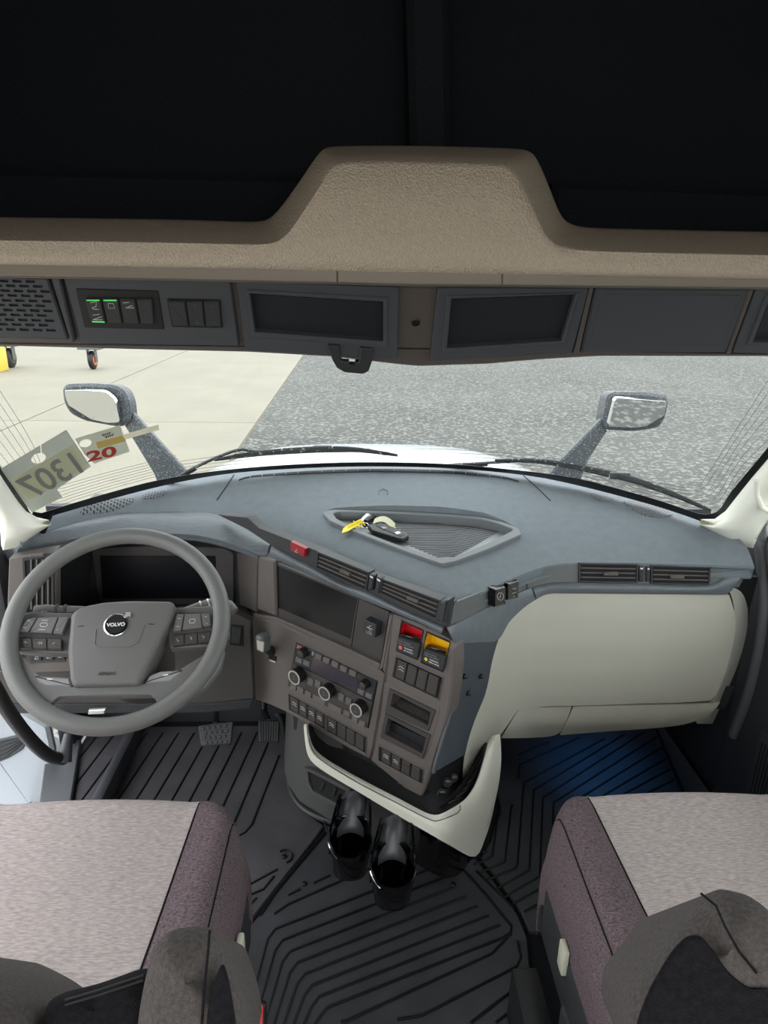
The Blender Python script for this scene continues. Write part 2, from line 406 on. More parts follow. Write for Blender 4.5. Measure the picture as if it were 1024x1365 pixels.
# black printed border along the bottom and the sides, just inside the glass
def border(name, px_out, px_in, n=40, o=.004):
    A, B = resample(pcat(px_out), n), resample(pcat(px_in), n)
    sheet(name, [[wsrf(*p, o) for p in A], [wsrf(*p, o) for p in B]], WSEAL, w1, .002)
GL = [(44, 692), (117, 670), (211, 645), (300, 628), (400, 620.3), (496, 617.8), (600, 620.3), (700, 629.5), (770, 643), (869, 669), (935, 691)]
border('glass_border', [(36, 704)]+[(x, y+4) for x, y in GL]+[(960, 706)], [(44, 682)]+[(x, y-(5 if x < 250 or x > 750 else 1.5)) for x, y in GL]+[(952, 688)])
border('glass_border', [(940, 712), (968, 700), (992, 665), (1024, 622), (1060, 575)], [(930, 687), (957, 682), (976, 655), (1024, 597), (1060, 550)], 24, .005)
border('glass_border', [(60, 712), (34, 702), (12, 665), (-20, 612), (-50, 560)], [(72, 683), (44, 688), (28, 660), (0, 622), (-30, 575)], 24, .005)
# fine heating wires in the glass
WIRE = M('heating_wire', (70, 70, 68), .6)
def wire(pts):
    P = resample(pcat(pts, 4), 26); tube('heating_wire', [wsrf(*p, .002) for p in P], .00055, WIRE, w1, 4)
for i in range(7):
    a = i*11.5
    wire([(1030+a*.2, 498+a*1.25), (990, 560+a*1.05), (938+a*.42, 641+a*.40), (930+a*.32, 648+a*.42), (915+a*.12, 650+a*.38), (860-a*.1, 641+a*.25), (800, 629+a*.13)])
    wire([(-6-a*.2, 512+a*1.2), (40-a*.35, 585+a*.75), (63-a*.1, 640+a*.36), (75, 648+a*.38), (100, 642+a*.35), (150, 628+a*.33), (235, 607+a*.3)])
for i in range(6):
    y = 600+i*4.4; wire([(240, y+15), (350, y+2), (500, y-2), (640, y+1), (760, y+14), (800, y+23)])
# ------------------------------------------------------------------ bonnet, wipers, mirrors, casters
rows = []
for Y, zc, hw in ((2.16, .845, 1.02), (2.4, .825, .98), (2.7, .80, .93), (3.0, .768, .87), (3.22, .735, .80), (3.34, .695, .74), (3.40, .60, .70), (3.42, .3, .70)):
    rows.append([Vector((-.04+hw*u, Y, zc-.05*abs(u)**2-.30*abs(u)**7)) for u in np.linspace(-1, 1, 33)])
hood = sheet('truck_bonnet', rows, WPAINT, None, .01, (0, 0, -1))
tag(hood, 'white truck bonnet seen beyond the windshield base', 'bonnet')
cowl = tag(span('cowl_panel', (-1.0, 2.10, .60), (.93, 2.2, .80), BLK, None, .01), 'black cowl panel under the windshield between dashboard and bonnet', 'cowl')

def wiper(name, arm, blade, label):
    r = thing(name, wsrf(*arm[0], -.03), label, 'wiper', 'windshield wipers')
    tube('wiper_arm', [wsrf(*p, -.035) for p in resample(pcat(arm), 24)], .007, WIPER, r, 8, flat=.7)
    tube('wiper_arm_spring', [wsrf(p[0], p[1]+3, -.03) for p in resample(pcat(arm[:2]), 8)], .004, WIPER, r, 6)
    tube('wiper_blade', [wsrf(*p, -.016) for p in resample(pcat(blade), 30)], [.003+.004*math.sin(math.pi*i/29) for i in range(30)], WIPER, r, 8, flat=1.5)
    m = blade[len(blade)//2]
    box('blade_clip', wsrf(m[0], m[1]-1, -.025), (.06, .018, .02), WIPER, r, None, .004)
wiper('wiper', [(222, 645), (262, 622), (316, 600), (345, 602), (410, 601)], [(286, 613), (350, 604), (430, 599), (480, 600), (530, 607)], 'wiper lying in front of the left part of the windshield')
wiper('wiper', [(585, 621), (650, 617), (716, 615), (800, 629), (840, 640)], [(660, 614), (730, 616), (826, 635), (890, 656), (948, 681)], 'wiper sloping down to the right windshield corner')

def mirror(label, arm, house, glassq, Y, seed):
    pl = Plane((0, Y, 0), (0, -1, .12)); r = thing('bonnet_mirror', atz(*arm[-1], .70), label, 'mirror', 'bonnet mirrors')
    slab('mirror_arm', pl, arm, MIRH, r, -.02, .035, .008)
    h = slab('mirror_housing', pl, house, MIRH, r, .0, .09, .012, .02)
    slab('mirror_rim', pl, [(p[0]*1.03-glassq_c(glassq)[0]*.03, p[1]*1.04-glassq_c(glassq)[1]*.04) for p in glassq], M('mirror_rim_black', (34, 36, 40), .5, speck=(120, .63, (190, 192, 195))), r, .004, .012, .003, .02)
    gc = pl.off(.020).at(*glassq_c(glassq)); slab('mirror_glass', Plane(gc, (.16*(-1 if gc.x < 0 else 1), -1, -.13)), glassq, MIRG, r, 0, .02, .0008, .015)
def glassq_c(q): return (sum(p[0] for p in q)/len(q), sum(p[1] for p in q)/len(q))
mirror('dusty grey bonnet mirror behind the hanging paper tags', [(177, 551), (166, 568), (205, 632), (212, 650), (262, 650), (245, 626)],
       [(82, 518), (88, 512), (120, 511), (152, 513), (166, 521), (172, 538), (174, 562), (162, 569), (150, 568), (112, 561), (92, 551), (84, 536)],
       [(86, 520), (112, 520), (140, 522), (153, 533), (160, 563), (144, 564), (112, 557), (94, 546), (87, 530)], 2.55, 1)
mirror('grey bonnet mirror at the right, clear of the tags', [(803, 558), (810, 575), (785, 613), (772, 648), (722, 648), (745, 617)],
       [(805, 558), (811, 527), (819, 522), (860, 523), (891, 527), (893, 534), (889, 556), (880, 570), (847, 575), (807, 573)],
       [(821, 530), (889, 535), (886, 555), (878, 566), (846, 570), (811, 569)], 2.55, 2)

def caster(label, px, wy, hh, fork, wheelm):
    b = atz(px, wy, GZ); r = thing('caster_wheel', b, label, 'caster', None)
    R = hh
    lathe('tyre', b+Vector((-.07, 0, R)), (1, 0, 0), [(R*.8, 0), (R, .03), (R, .11), (R*.8, .14)], BLK, r, 28)
    lathe('wheel_disc', b+Vector((-.085, 0, R)), (1, 0, 0), [(R*.55, 0), (R*.62, .02), (R*.62, .15), (R*.55, .17)], wheelm, r, 20)
    for s in (-1, 1): box('fork_plate', b+Vector((s*.11, .0, R*1.55)), (.02, R*.7, R*1.5), fork, r, None, .005)
    box('top_plate', b+Vector((0, 0, R*2.35)), (.62, .5, .08), fork, r, None, .01)
    box('upright', b+Vector((0, 0, R*2.35+.9)), (.2, .2, 1.7), fork, r, None, .01)
ORG = M('orange_hub', (200, 110, 70), .6); STL = M('grey_steel', (110, 112, 112), .5, metal=.5)
caster('orange hubbed caster wheel standing alone on the far concrete', 125, 492, .26, STL, ORG)
caster('black caster wheel beside the yellow machine foot', 16, 490, .28, STL, M('dark_hub', (60, 60, 60), .6))
yb = atz(2, 495, GZ)
ym = thing('yellow_machine', yb, 'yellow machine foot on the concrete at the far left', 'machine')
box('foot_block', yb+Vector((-.30, 0, .32)), (.75, .6, .64), M('yellow_paint', (226, 190, 70), .5), ym, None, .03)
box('mast', yb+Vector((-.4, .1, 1.4)), (.3, .3, 1.6), MATS['yellow_paint'], ym, None, .02)

# ------------------------------------------------------------------ paper tags on the windshield
PAP = M('grey_tag_paper', (186, 188, 180), .8); PAP2 = M('pale_tag_paper', (196, 196, 184), .8); PRG = M('grey_print', (112, 114, 108), .8)
TAPE = M('cream_tape', (236, 232, 205), .6); OCH = M('ochre_print', (182, 158, 88), .8); REDP = M('brick_red_print', (160, 52, 40), .8); OLV = M('olive_window', (214, 213, 186), .8)
for m_ in (PAP, PAP2, OLV):                                # daylight glows through the paper
    nt_ = m_.node_tree; b_ = nt_.nodes['Principled BSDF']; tr_ = nt_.nodes.new('ShaderNodeBsdfTranslucent'); tr_.inputs[0].default_value = b_.inputs['Base Color'].default_value
    mx_ = nt_.nodes.new('ShaderNodeMixShader'); mx_.inputs[0].default_value = .5; o_n = nt_.nodes['Material Output']
    nt_.links.new(b_.outputs[0], mx_.inputs[1]); nt_.links.new(tr_.outputs[0], mx_.inputs[2]); nt_.links.new(mx_.outputs[0], o_n.inputs[0])
tp = plane3(wsrf(1, 624, .02), wsrf(120, 622, .02), wsrf(60, 680, .02))
t1 = thing('paper_tag', tp.at(60, 670), 'large grey paper tag with 1307 showing through reversed', 'tag', 'windshield tags')
sh = slab('tag_sheet', tp, [(1, 625), (88.6, 573), (121, 622), (76, 652), (83, 663), (43, 683), (33, 671)], PAP, t1, 0, .0008, 0)
cut(sh, [lathem(tp.at(51.5, 611)-tp.n*.02, tp.n, [((tp.at(61, 611)-tp.at(51.5, 611)).length, 0), ((tp.at(61, 611)-tp.at(51.5, 611)).length, .04)], 28),
         prism([tp.at(*p)+tp.n*.02 for p in ((53.3, 588), (54.8, 588), (55.8, 604), (54.4, 604))], tp.n, .04)])
slab('window_patch', tp, [(14, 640), (99, 592), (117, 620), (37, 669)], OLV, t1, .0006, .0004, 0)
a, b = tp.off(.0012).at(48, 667.5), tp.off(.0012).at(109, 631)
text('1307', tp.off(.0012).at(42, 667), (tp.at(112, 629)-tp.at(42, 667)), tp.n, PRG, t1, (tp.at(112, 629)-tp.at(42, 667)).length, .084, True, 'number_print', bold=.012)
tp2 = plane3(wsrf(100, 583, .012), wsrf(160, 567, .012), wsrf(126, 618, .012))
t2 = thing('paper_tag', tp2.at(140, 612), 'smaller pale paper tag printed with a red 20', 'tag', 'windshield tags')
sh = slab('tag_sheet', tp2, [(100, 585), (160, 567), (173, 602), (140, 613), (126, 618), (113, 606)], PAP2, t2, 0, .0008, 0)
rr = (tp2.at(122, 591)-tp2.at(114, 591)).length
cut(sh, [lathem(tp2.at(114, 591)-tp2.n*.02, tp2.n, [(rr, 0), (rr, .04)], 24)])
slab('ochre_band', tp2, [(128, 590), (165, 580), (168, 588), (131, 598)], OCH, t2, .0006, .0004, 0)
text('20', tp2.off(.001).at(117, 616), tp2.at(160, 606)-tp2.at(117, 616), tp2.n, REDP, t2, (tp2.at(156, 607)-tp2.at(117, 616)).length, .040, False, 'number_print', bold=.03)
for a, b in (((136, 580.5), (147, 577)), ((140, 583), (151, 579.5))):
    pts = [tp2.off(.001).at(a[0]+(b[0]-a[0])*i/8, a[1]+(b[1]-a[1])*i/8+(1.1 if i % 2 else -1.1)) for i in range(9)]
    tube('handwriting', pts, .0015, BLK, t2, 4)
tape = slab('adhesive_tape', tp2, [(163, 580), (211, 566), (212.5, 573), (167, 586)], TAPE, None, .001, .0004, 0)
tag(tape, 'cream strip of tape holding the tag with the red 20', 'tape')

# ------------------------------------------------------------------ overhead shelf
sf = thing('overhead_shelf', (-.03, 1.3, 1.5), 'black carpeted overhead shelf with raised beige front panel', 'shelf')
b_out = [(-225, 287), (120, 291), (250, 293), (335, 296.5), (357, 294), (372, 280), (398, 244), (424, 205), (432, 198), (445, 194.5), (520, 194), (600, 195), (690, 198), (703, 200), (714, 207), (728, 238), (744, 280), (752, 294), (772, 304), (860, 306), (960, 308), (1310, 315)]
b_in = [(-225, 317), (120, 321), (250, 323), (352, 326), (372, 322), (388, 308), (412, 270), (437, 230), (446, 220), (458, 216), (520, 215.5), (600, 217), (665, 219), (677, 222), (688, 233), (704, 265), (722, 305), (732, 322), (752, 333), (860, 336), (960, 338), (1310, 346)]
b_bot = [(x, 352+.0195*x) for x in np.linspace(-60, 1085, 22)]
b_bot = [(b_in[i][0]*.75+b_bot[i][0]*.25, 352+.0195*(b_in[i][0]*.75+b_bot[i][0]*.25)) for i in range(22)]
b_bot[0] = (-225, 347.6); b_bot[-1] = (1310, 377.5)
def mixp(A, B, t): return [(a[0]+(b[0]-a[0])*t, a[1]+(b[1]-a[1])*t) for a, b in zip(A, B)]
n = 110; o_, i_, b_ = resample(b_out, n), resample(b_in, n), resample(b_bot, n)
o_ = [ (np.interp(k, range(22), [p[0] for p in b_out]), np.interp(k, range(22), [p[1] for p in b_out])) for k in np.linspace(0, 21, n)]
i_ = [ (np.interp(k, range(22), [p[0] for p in b_in]), np.interp(k, range(22), [p[1] for p in b_in])) for k in np.linspace(0, 21, n)]
b_ = [ (np.interp(k, range(22), [p[0] for p in b_bot]), np.interp(k, range(22), [p[1] for p in b_bot])) for k in np.linspace(0, 21, n)]
def sm(P, it=3):
    for _ in range(it): P = [P[0]]+[((P[i-1][0]+2*P[i][0]+P[i+1][0])/4, (P[i-1][1]+2*P[i][1]+P[i+1][1])/4) for i in range(1, len(P)-1)]+[P[-1]]
    return P
o_, i_, b_ = sm(o_, 6), sm(i_, 6), sm(b_, 4)
rows = [[aty(p[0], p[1]+1, 1.262) for p in b_], [aty(*p, 1.238) for p in b_], [aty(*p, 1.226) for p in mixp(b_, i_, .12)], [aty(*p, 1.222) for p in mixp(b_, i_, .35)], [aty(*p, 1.222) for p in mixp(b_, i_, .6)], [aty(*p, 1.2225) for p in mixp(b_, i_, .97)],
        [aty(*p, 1.229) for p in mixp(i_, o_, .05)], [aty(*p, 1.285) for p in mixp(i_, o_, .5)], [aty(*p, 1.335) for p in mixp(i_, o_, .93)], [aty(*p, 1.355) for p in o_], [aty(p[0], p[1]+3, 1.40) for p in o_]]
sheet('front_panel', rows, BEIGE, sf, .012, (0, 1, .1), 60)
for a, b in ((-225, 449.4), (450.2, 669.4), (670.2, 1310)):
    f1 = lambda x: 354+.0195*x; f2 = lambda x: 367+.0158*x+ (3*math.exp(-((x-560)/160)**2))
    xs_ = [a, (a+b)/2, b]
    slab('trim_strip', Plane((0, 1.250, 1.5), (0, -1, .15)), [(x, f1(x)-3) for x in xs_]+[(x, f2(x)) for x in xs_[::-1]], TRIMB, sf, 0, .03, .0015)
# carpeted inside: floor, back wall, cross ledges and a centre post
span('shelf_floor', (XL+.01, 1.33, 1.50), (XR-.01, 1.86, 1.53), CARPET, sf)
span('shelf_back', (XL+.01, 1.80, 1.53), (XR-.01, 1.84, 2.30), CARPET, sf)
for a, b in (((-160, 222), (405, 236)), ((738, 243), (1210, 262))):
    P0, P1 = aty(*a, 1.70), aty(*b, 1.70)
    slab('back_ledge', Plane((0, 1.70, 0), (0, -1, 0)), [a, b, (b[0], b[1]+90), (a[0], a[1]+90)], CARPET, sf, 0, .1, .012)
slab('centre_post', Plane((0, 1.66, 0), (0, -1, 0)), [(541, -60), (598, -60), (602, 230), (548, 230)], CARPET, sf, 0, .14, .015)

# ------------------------------------------------------------------ header console
HC = plane3(Vector((0, 1.30, 1.49)), Vector((.5, 1.30, 1.49)), Vector((0, 1.36, 1.365)))
hc = thing('header_console', (-.03, 1.38, 1.33), 'slate header console with pockets and switches above the windshield', 'console')
slab('console_body', HC, [(-225, 357), (300, 366), (560, 376), (1310, 384), (1310, 477), (800, 476.5), (720, 481), (650, 487), (560, 490), (540, 488.5), (500, 484), (440, 477), (330, 471), (200, 468), (-225, 457)], HEADB, hc, -.012, .10, .006, .006)
g3 = lambda x, y: (x/3.012, 350+y/3.012)
gr = slab('speaker_grille', HC, [g3(-120, 52), g3(190, 62), g3(275, 312), g3(-120, 300)], HEAD, hc, 0, .011, .003, .004)
cc = []
for k in range(11):
    for j in range(-1, 5):
        x = -14+j*54+(26 if k % 2 else 0)+k*3.0; y = 78+k*19.5+j*1.2
        if x+38 > 180+k*6.0: continue
        cc.append(prism([HC.off(.01).at(*g3(*q)) for q in ((x, y), (x+37, y+1), (x+40, y+12), (x+3, y+11))], HC.n, .017))
cut(gr, [joinm(cc)])
slab('grille_backing', HC, [g3(-120, 60), g3(186, 70), g3(262, 300), g3(-120, 290)], GAP, hc, -.0078, .003, 0)
slab('divider_bar', HC, [g3(200, 52), g3(238, 54), g3(300, 318), g3(285, 325)], HEAD, hc, .004, .015, .003)
sp_ = slab('switch_panel', HC, [g3(250, 55), g3(925, 72), g3(962, 338), g3(325, 328)], HEAD, hc, -.001, .01, .003, .006)
GRN = M('green_indicator', (90, 190, 100), .4, emit=((90, 220, 100), .22))
def bank(frame, tops, bots, yt, yb, par, conv, pl, fm, sm_, parent, lit=(), icons=(), name='rocker_switch', rise=.006):
    fr = slab('switch_bezel', pl, [conv(*p) for p in frame], fm, parent, .001, .006, .001, .003)
    for i in range(len(tops)-1):
        q = [(tops[i]+2, yt[i]), (tops[i+1]-2, yt[i+1]), (bots[i+1]-2, yb[i+1]), (bots[i]+2, yb[i])]
        s = slab(name, pl, [conv(*p) for p in q], sm_, parent, rise, rise+.004, .0022, .002)
        def ip(u, v): 
            return (q[0][0]*(1-u)*(1-v)+q[1][0]*u*(1-v)+q[2][0]*u*v+q[3][0]*(1-u)*v, q[0][1]*(1-u)*(1-v)+q[1][1]*u*(1-v)+q[2][1]*u*v+q[3][1]*(1-u)*v)
        if i in lit:
            for v in ((.02, .92) if i == 0 else (.02,)):
                slab('indicator_light', pl, [conv(*ip(*t)) for t in ((.1, v), (.9, v), (.9, v+.045), (.1, v+.045))], GRN, s, rise+.0006, .0006, 0)
        if i in icons:
            for st in icons[i]:
                tube('icon_stroke', [pl.off(rise+.0004).at(*conv(*ip(*t))) for t in st], .0005, WHT, s, 4)
    return fr
truck = [[(.2, .28), (.5, .28), (.5, .18), (.75, .18), (.85, .28), (.85, .36), (.2, .36)]]
ramp = [[(.2, .85), (.8, .85), (.8, .72), (.2, .85)], [(.25, .66), (.7, .62)]]
bank([(303, 105), (635, 115), (660, 270), (340, 262)], [338, 406, 476, 544, 612], [363, 429, 494, 562, 622], [148]*5, [243, 245, 247, 249, 250], None, g3, HC, BLK, CHAR, hc,
     lit=(0, 1), icons={0: [[(.3, .14), (.7, .10), (.6, .3), (.3, .36)], [(.35, .4), (.75, .42)]]+ramp, 1: [[(.35, .16), (.65, .16), (.7, .36), (.3, .36), (.35, .16)]], 2: [[(.2, .14), (.6, .12)], [(.3, .34), (.85, .34), (.8, .24), (.45, .3)]]}, name='rocker_switch')
bank([(668, 145), (885, 150), (895, 265), (690, 260)], [674, 745, 815, 883], [692, 760, 825, 892], [158]*4, [256, 257, 258, 259], None, g3, HC, BLK, CHAR, hc,
     icons={1: [[(.5, .16), (.52, .18)], [(.5, .82), (.52, .84)]], 2: [[(.5, .16), (.52, .18)], [(.5, .82), (.52, .84)]]})
def pocket(outer, inner, mat=HEAD):
    r = ring('pocket_bezel', HC, outer, inner, mat, hc, .004, .016, .008, .001, .002)
    mid = [(p[0]*.45+q[0]*.55, p[1]*.45+q[1]*.55) for p, q in zip(outer, inner)]
    ring('pocket_lip', HC, [(p[0]*.3+q[0]*.7, p[1]*.3+q[1]*.7) for p, q in zip(outer, inner)], inner, mat, r, .0075, .006, .004, .001, .002)
    slab('pocket_back', HC, inner, M('pocket_black', (30, 33, 38), .45), r, -.0105, .002, 0)
pocket([(315, 374), (532, 383), (530, 480), (327, 468)], [(333, 392), (511, 403), (511, 456), (340, 443)])
pocket([(584, 384), (786, 384), (763, 471), (573, 482)], [(602, 399), (768, 393), (749, 455), (596, 465)])
pocket([(1008, 385), (1085, 386), (1085, 472), (976, 471)], [(1028, 396), (1085, 396), (1085, 458), (1004, 457)])
slab('blank_panel', HC, [(794, 384), (1004, 385), (969, 471), (774, 471)], HEAD, hc, .003, .014, .004, .006)
slab('blank_panel_field', HC, [(806, 392), (990, 393), (962, 461), (788, 461)], HEAD, hc, .0045, .005, .002, .004)
for a in (((786.5, 384), (792, 384), (772, 472), (765, 472)), ((1000, 386), (1006, 386), (974, 472), (969, 472))):
    slab('divider_bar', HC, a, HEADB, hc, .006, .018, .002)
lathe('sensor_socket', HC.at(554.5, 433.5)-HC.n*.011, HC.n, [(.0085, 0), (.0085, .001), (.006, .0022), (.0055, .0005)], BLK, hc, 24)
# hanging bracket with a T shaped opening
BK = HC.off(.012)
br = thing('sensor_bracket', BK.at(468, 496), 'dark bracket with T shaped opening hanging under the header console', 'bracket')
b4 = lambda x, y: (300+x/2.695, 350+y/2.695)
bo = slab('bracket_body', BK, [b4(368, 298), b4(412, 302), b4(418, 356), b4(482, 360), b4(486, 308), b4(532, 312), b4(530, 352), b4(516, 392), b4(495, 402), b4(430, 396), b4(402, 380), b4(385, 350)], CHAR, br, 0, .012, .002, .003)
cut(bo, [prism([BK.off(.02).at(*b4(*p)) for p in ((418, 362), (482, 364), (482, 372), (468, 374), (466, 388), (446, 387), (444, 374), (420, 374))], BK.n, .06)])
# ------------------------------------------------------------------ dashboard: shape of its front, Y = fd(x, z)
from mathutils.bvhtree import BVHTree
DA, DB = atz(342, 745, .76), atz(600, 835, .76)
KS = (DA.y-DB.y)/(DB.x-DA.x)
def smax(a, b, k): h = max(0., min(1., .5+.5*(a-b)/k)); return b+(a-b)*h+k*h*(1-h)
def smin(a, b, k): return -smax(-a, -b, k)
def fd(x, z):
    yS = DB.y+(DB.x-x)*KS; yW = DB.y+(x-DB.x)*1.15
    yG = float(np.interp(z, [.2, .3, .42, .5, .58, .66, .73, .80], [1.66, 1.60, 1.575, 1.565, 1.565, 1.58, 1.605, 1.62]))
    return smax(yS, smin(yW, yG, .10), .05)
def fo(o): return lambda x, z: fd(x, z)-o
SN = Vector((-KS, -1, 0)).normalized()
S = Plane(DA, SN)
db = thing('dashboard', (-.04, 1.8, .3), 'wide grey dashboard with angled centre stack and stone coloured glovebox', 'dashboard')
def skin(name, top, bot, mat, off=0., n=40, m=8, bulge=0., thick=.006, parent=None, smooth_px=True, roll=0.):
    """panel lying on the dashboard front between two pixel curves; bulge pushes its middle out"""
    A = resample(pcat(top) if smooth_px else top, n); B = resample(pcat(bot) if smooth_px else bot, n); rows = []
    for i in range(m+1):
        t = i/m; o = off+bulge*math.sin(math.pi*t)
        rows.append([atf(a[0]+(b[0]-a[0])*t, a[1]+(b[1]-a[1])*t, fo(o)) for a, b in zip(A, B)])
    if roll: rows = [[p+Vector((0, roll, 0)) for p in rows[0]]]+rows+[[p+Vector((0, roll, 0)) for p in rows[-1]]]
    return sheet(name, rows, mat, parent or db, thick, (0, 1, 0), 45)

# ---- padded top
NF = 72
front = resample(pcat([(26, 716)]+[(x, y+1.2) for x, y in GL[:1]+GL[1:]]+[(985, 718)]), NF)
fz = [float(np.interp(p[0], [q[0] for q in BP], [q[2] for q in BP]))-.008 for p in front]
rear = [(17, 733, .805), (60, 711, .83), (115, 692, .845), (165, 684, .848), (230, 682, .846), (283, 683.5, .84), (320, 694, .82), (345, 705, .806), (380, 719, .80), (410, 732, .80), (455, 753, .80), (500, 776, .80), (540, 795, .80), (570, 806, .80), (588, 809, .80), (606, 805, .80), (630, 795, .80), (660, 781, .80), (685, 770, .80), (705, 762, .80), (725, 755, .80), (750, 751, .80), (800, 750, .80), (870, 751, .80), (940, 753, .80), (1006, 756, .80)]
rear = resample(rear, NF)
F3 = [atz(p[0], p[1], z) for p, z in zip(front, fz)]; R3 = [atz(*p) for p in rear]
rows = []
for i in range(15):
    t = i/14; k = .012*math.sin(math.pi*t)
    rows.append([a+(b-a)*t+Vector((0, 0, k)) for a, b in zip(F3, R3)])
pad_bvh = BVHTree.FromPolygons(*(lambda vf: ([tuple(v) for v in vf[0]], vf[1]))(gridm(rows)))
def padhit(px, py, up=0.):
    d = V(ray(px, py)).normalized(); h = pad_bvh.ray_cast(V(CAM), d)
    if h[0] is None: return atz(px, py, .82+up)
    return h[0]+Vector((0, 0, up))
lip = [p+Vector((0, .0, -.006)) for p in R3]; lip2 = [p+Vector((0, .012, -.013)) for p in R3]
pad = sheet('top_pad', rows+[lip, lip2], PAD, db, .03, (0, .15, -1), 45)
# seams of the centre cover and the defroster strip
for pts in ([(312, 633), (301, 650), (289, 667)], [(698, 634), (716, 650), (734, 668)]):
    tube('pad_seam', [padhit(*p, .0005) for p in resample(pts, 8)], .0016, GAP, db, 6)
A = resample(pcat([(318, 640), (340, 634), (420, 628), (505, 625.6), (600, 628), (668, 635), (692, 642)]), 48)
slot = sheet('defroster_slot', [[padhit(p[0], p[1], .002) for p in A], [padhit(p[0], p[1]+3.6*math.sin(math.pi*min(1, max(0, (i+.5)/48)))**.4, .002) for i, p in enumerate(A)]], GAP, db, .004, (0, 0, -1))
for i in range(2, 46, 2):
    p = A[i]; tube('slot_fin', [padhit(p[0], p[1]+.2, .0035), padhit(p[0]-(p[0]-505)*.004, p[1]+3.2, .0035)], .0016, PAD, slot, 4)
DOT = M('perforated_grille', (92, 98, 102), .6)
_nt = DOT.node_tree; _v = _nt.nodes.new('ShaderNodeTexVoronoi'); _v.voronoi_dimensions = '2D'; _v.inputs['Scale'].default_value = 130; _v.inputs['Randomness'].default_value = .15
_r = _nt.nodes.new('ShaderNodeValToRGB'); _r.color_ramp.elements[0].position = .30; _r.color_ramp.elements[1].position = .36
_r.color_ramp.elements[0].color = (.03, .032, .035, 1); _r.color_ramp.elements[1].color = (.16, .18, .19, 1)
_t = [x for x in _nt.nodes if x.type == 'TEX_COORD'][0]
_nt.links.new(_t.outputs['Object'], _v.inputs['Vector']); _nt.links.new(_v.outputs['Distance'], _r.inputs[0]); _nt.links.new(_r.outputs[0], _nt.nodes['Principled BSDF'].inputs['Base Color'])
for q in ([(106, 686), (112, 678), (140, 668), (178, 665), (177, 670), (150, 682), (118, 686)], [(190, 662), (200, 657), (222, 655), (220, 660), (203, 665), (191, 665)],
          [(832, 669), (855, 668), (880, 674), (897, 687), (880, 690), (858, 687), (838, 676)], [(787, 659), (800, 658), (818, 665), (812, 668), (797, 667)]):
    k = q.index(max(q, key=lambda p: p[0])); l = q.index(min(q, key=lambda p: p[0])); q2 = q[l:]+q[:l]; k = q2.index(max(q2, key=lambda p: p[0]))
    A_, B_ = resample(pcat(q2[:k+1]), 14), resample(pcat(q2[k:]+[q2[0]])[::-1], 14)
    sheet('dash_speaker_grille', [[padhit(a[0]+(b[0]-a[0])*t, a[1]+(b[1]-a[1])*t, .0025) for a, b in zip(A_, B_)] for t in np.linspace(0, 1, 6)], DOT, db, .006, (0, 0, -1))
tube('pad_mark', [padhit(*p, .001) for p in ((505, 660), (505, 655), (511, 652), (517, 655), (517, 660))], .0008, CHAR, db, 4)

# ---- recessed tray in the pad
to = [(430, 684), (437, 680), (446, 679), (517, 680.5), (590, 684), (646, 689), (672, 696), (692, 704), (695, 712), (655, 730), (607, 748), (590, 751.5), (572, 746), (525, 729), (479, 711), (440, 694)]
ti = [(444, 684), (448, 682.5), (454, 682), (517, 684), (590, 687.5), (643, 692), (664, 697.5), (683, 704.5), (684, 706.5), (650, 724), (607, 742.5), (594, 744.5), (582, 742.5), (528, 725), (483, 708), (449, 691)]
TP = plane3(padhit(440, 690), padhit(690, 710), padhit(590, 750)).off(.004)
T3o = [TP.at(*p) for p in to]; T3i = [TP.at(*p) for p in ti]
cen = sum(T3o, Vector())/len(T3o)
cut(pad, [prism([cen+(p-cen)*.985+TP.n*.05 for p in T3o], TP.n, .16)])
ring('tray_rim', TP, to, ti, M('tray_grey', (104, 108, 111), .5, bump=(800, .1)), db, .003, .03, .004, .004, .002)
tf = link('tray_floor', prism([p-TP.n*.024+(cen-p)*.004 for p in T3i], TP.n, .004), M('tray_floor_grey', (150, 153, 154), .5), db)
TF = TP.off(-.022)
t42 = lambda x, y: (420+x/3.413, 660+y/3.413)
for k in range(21):
    t = (k+.6)/21; a = (150+410*t, 114+170*t); m = (700-100*t**.8, 118+160*t); r = (862-230*t, 152+130*t)
    P = resample([t42(*a), t42(*m), t42(*r)], 14); tube('tray_rib', [TF.at(*p) for p in sm(P, 2)], .0011, CHAR, tf, 5)

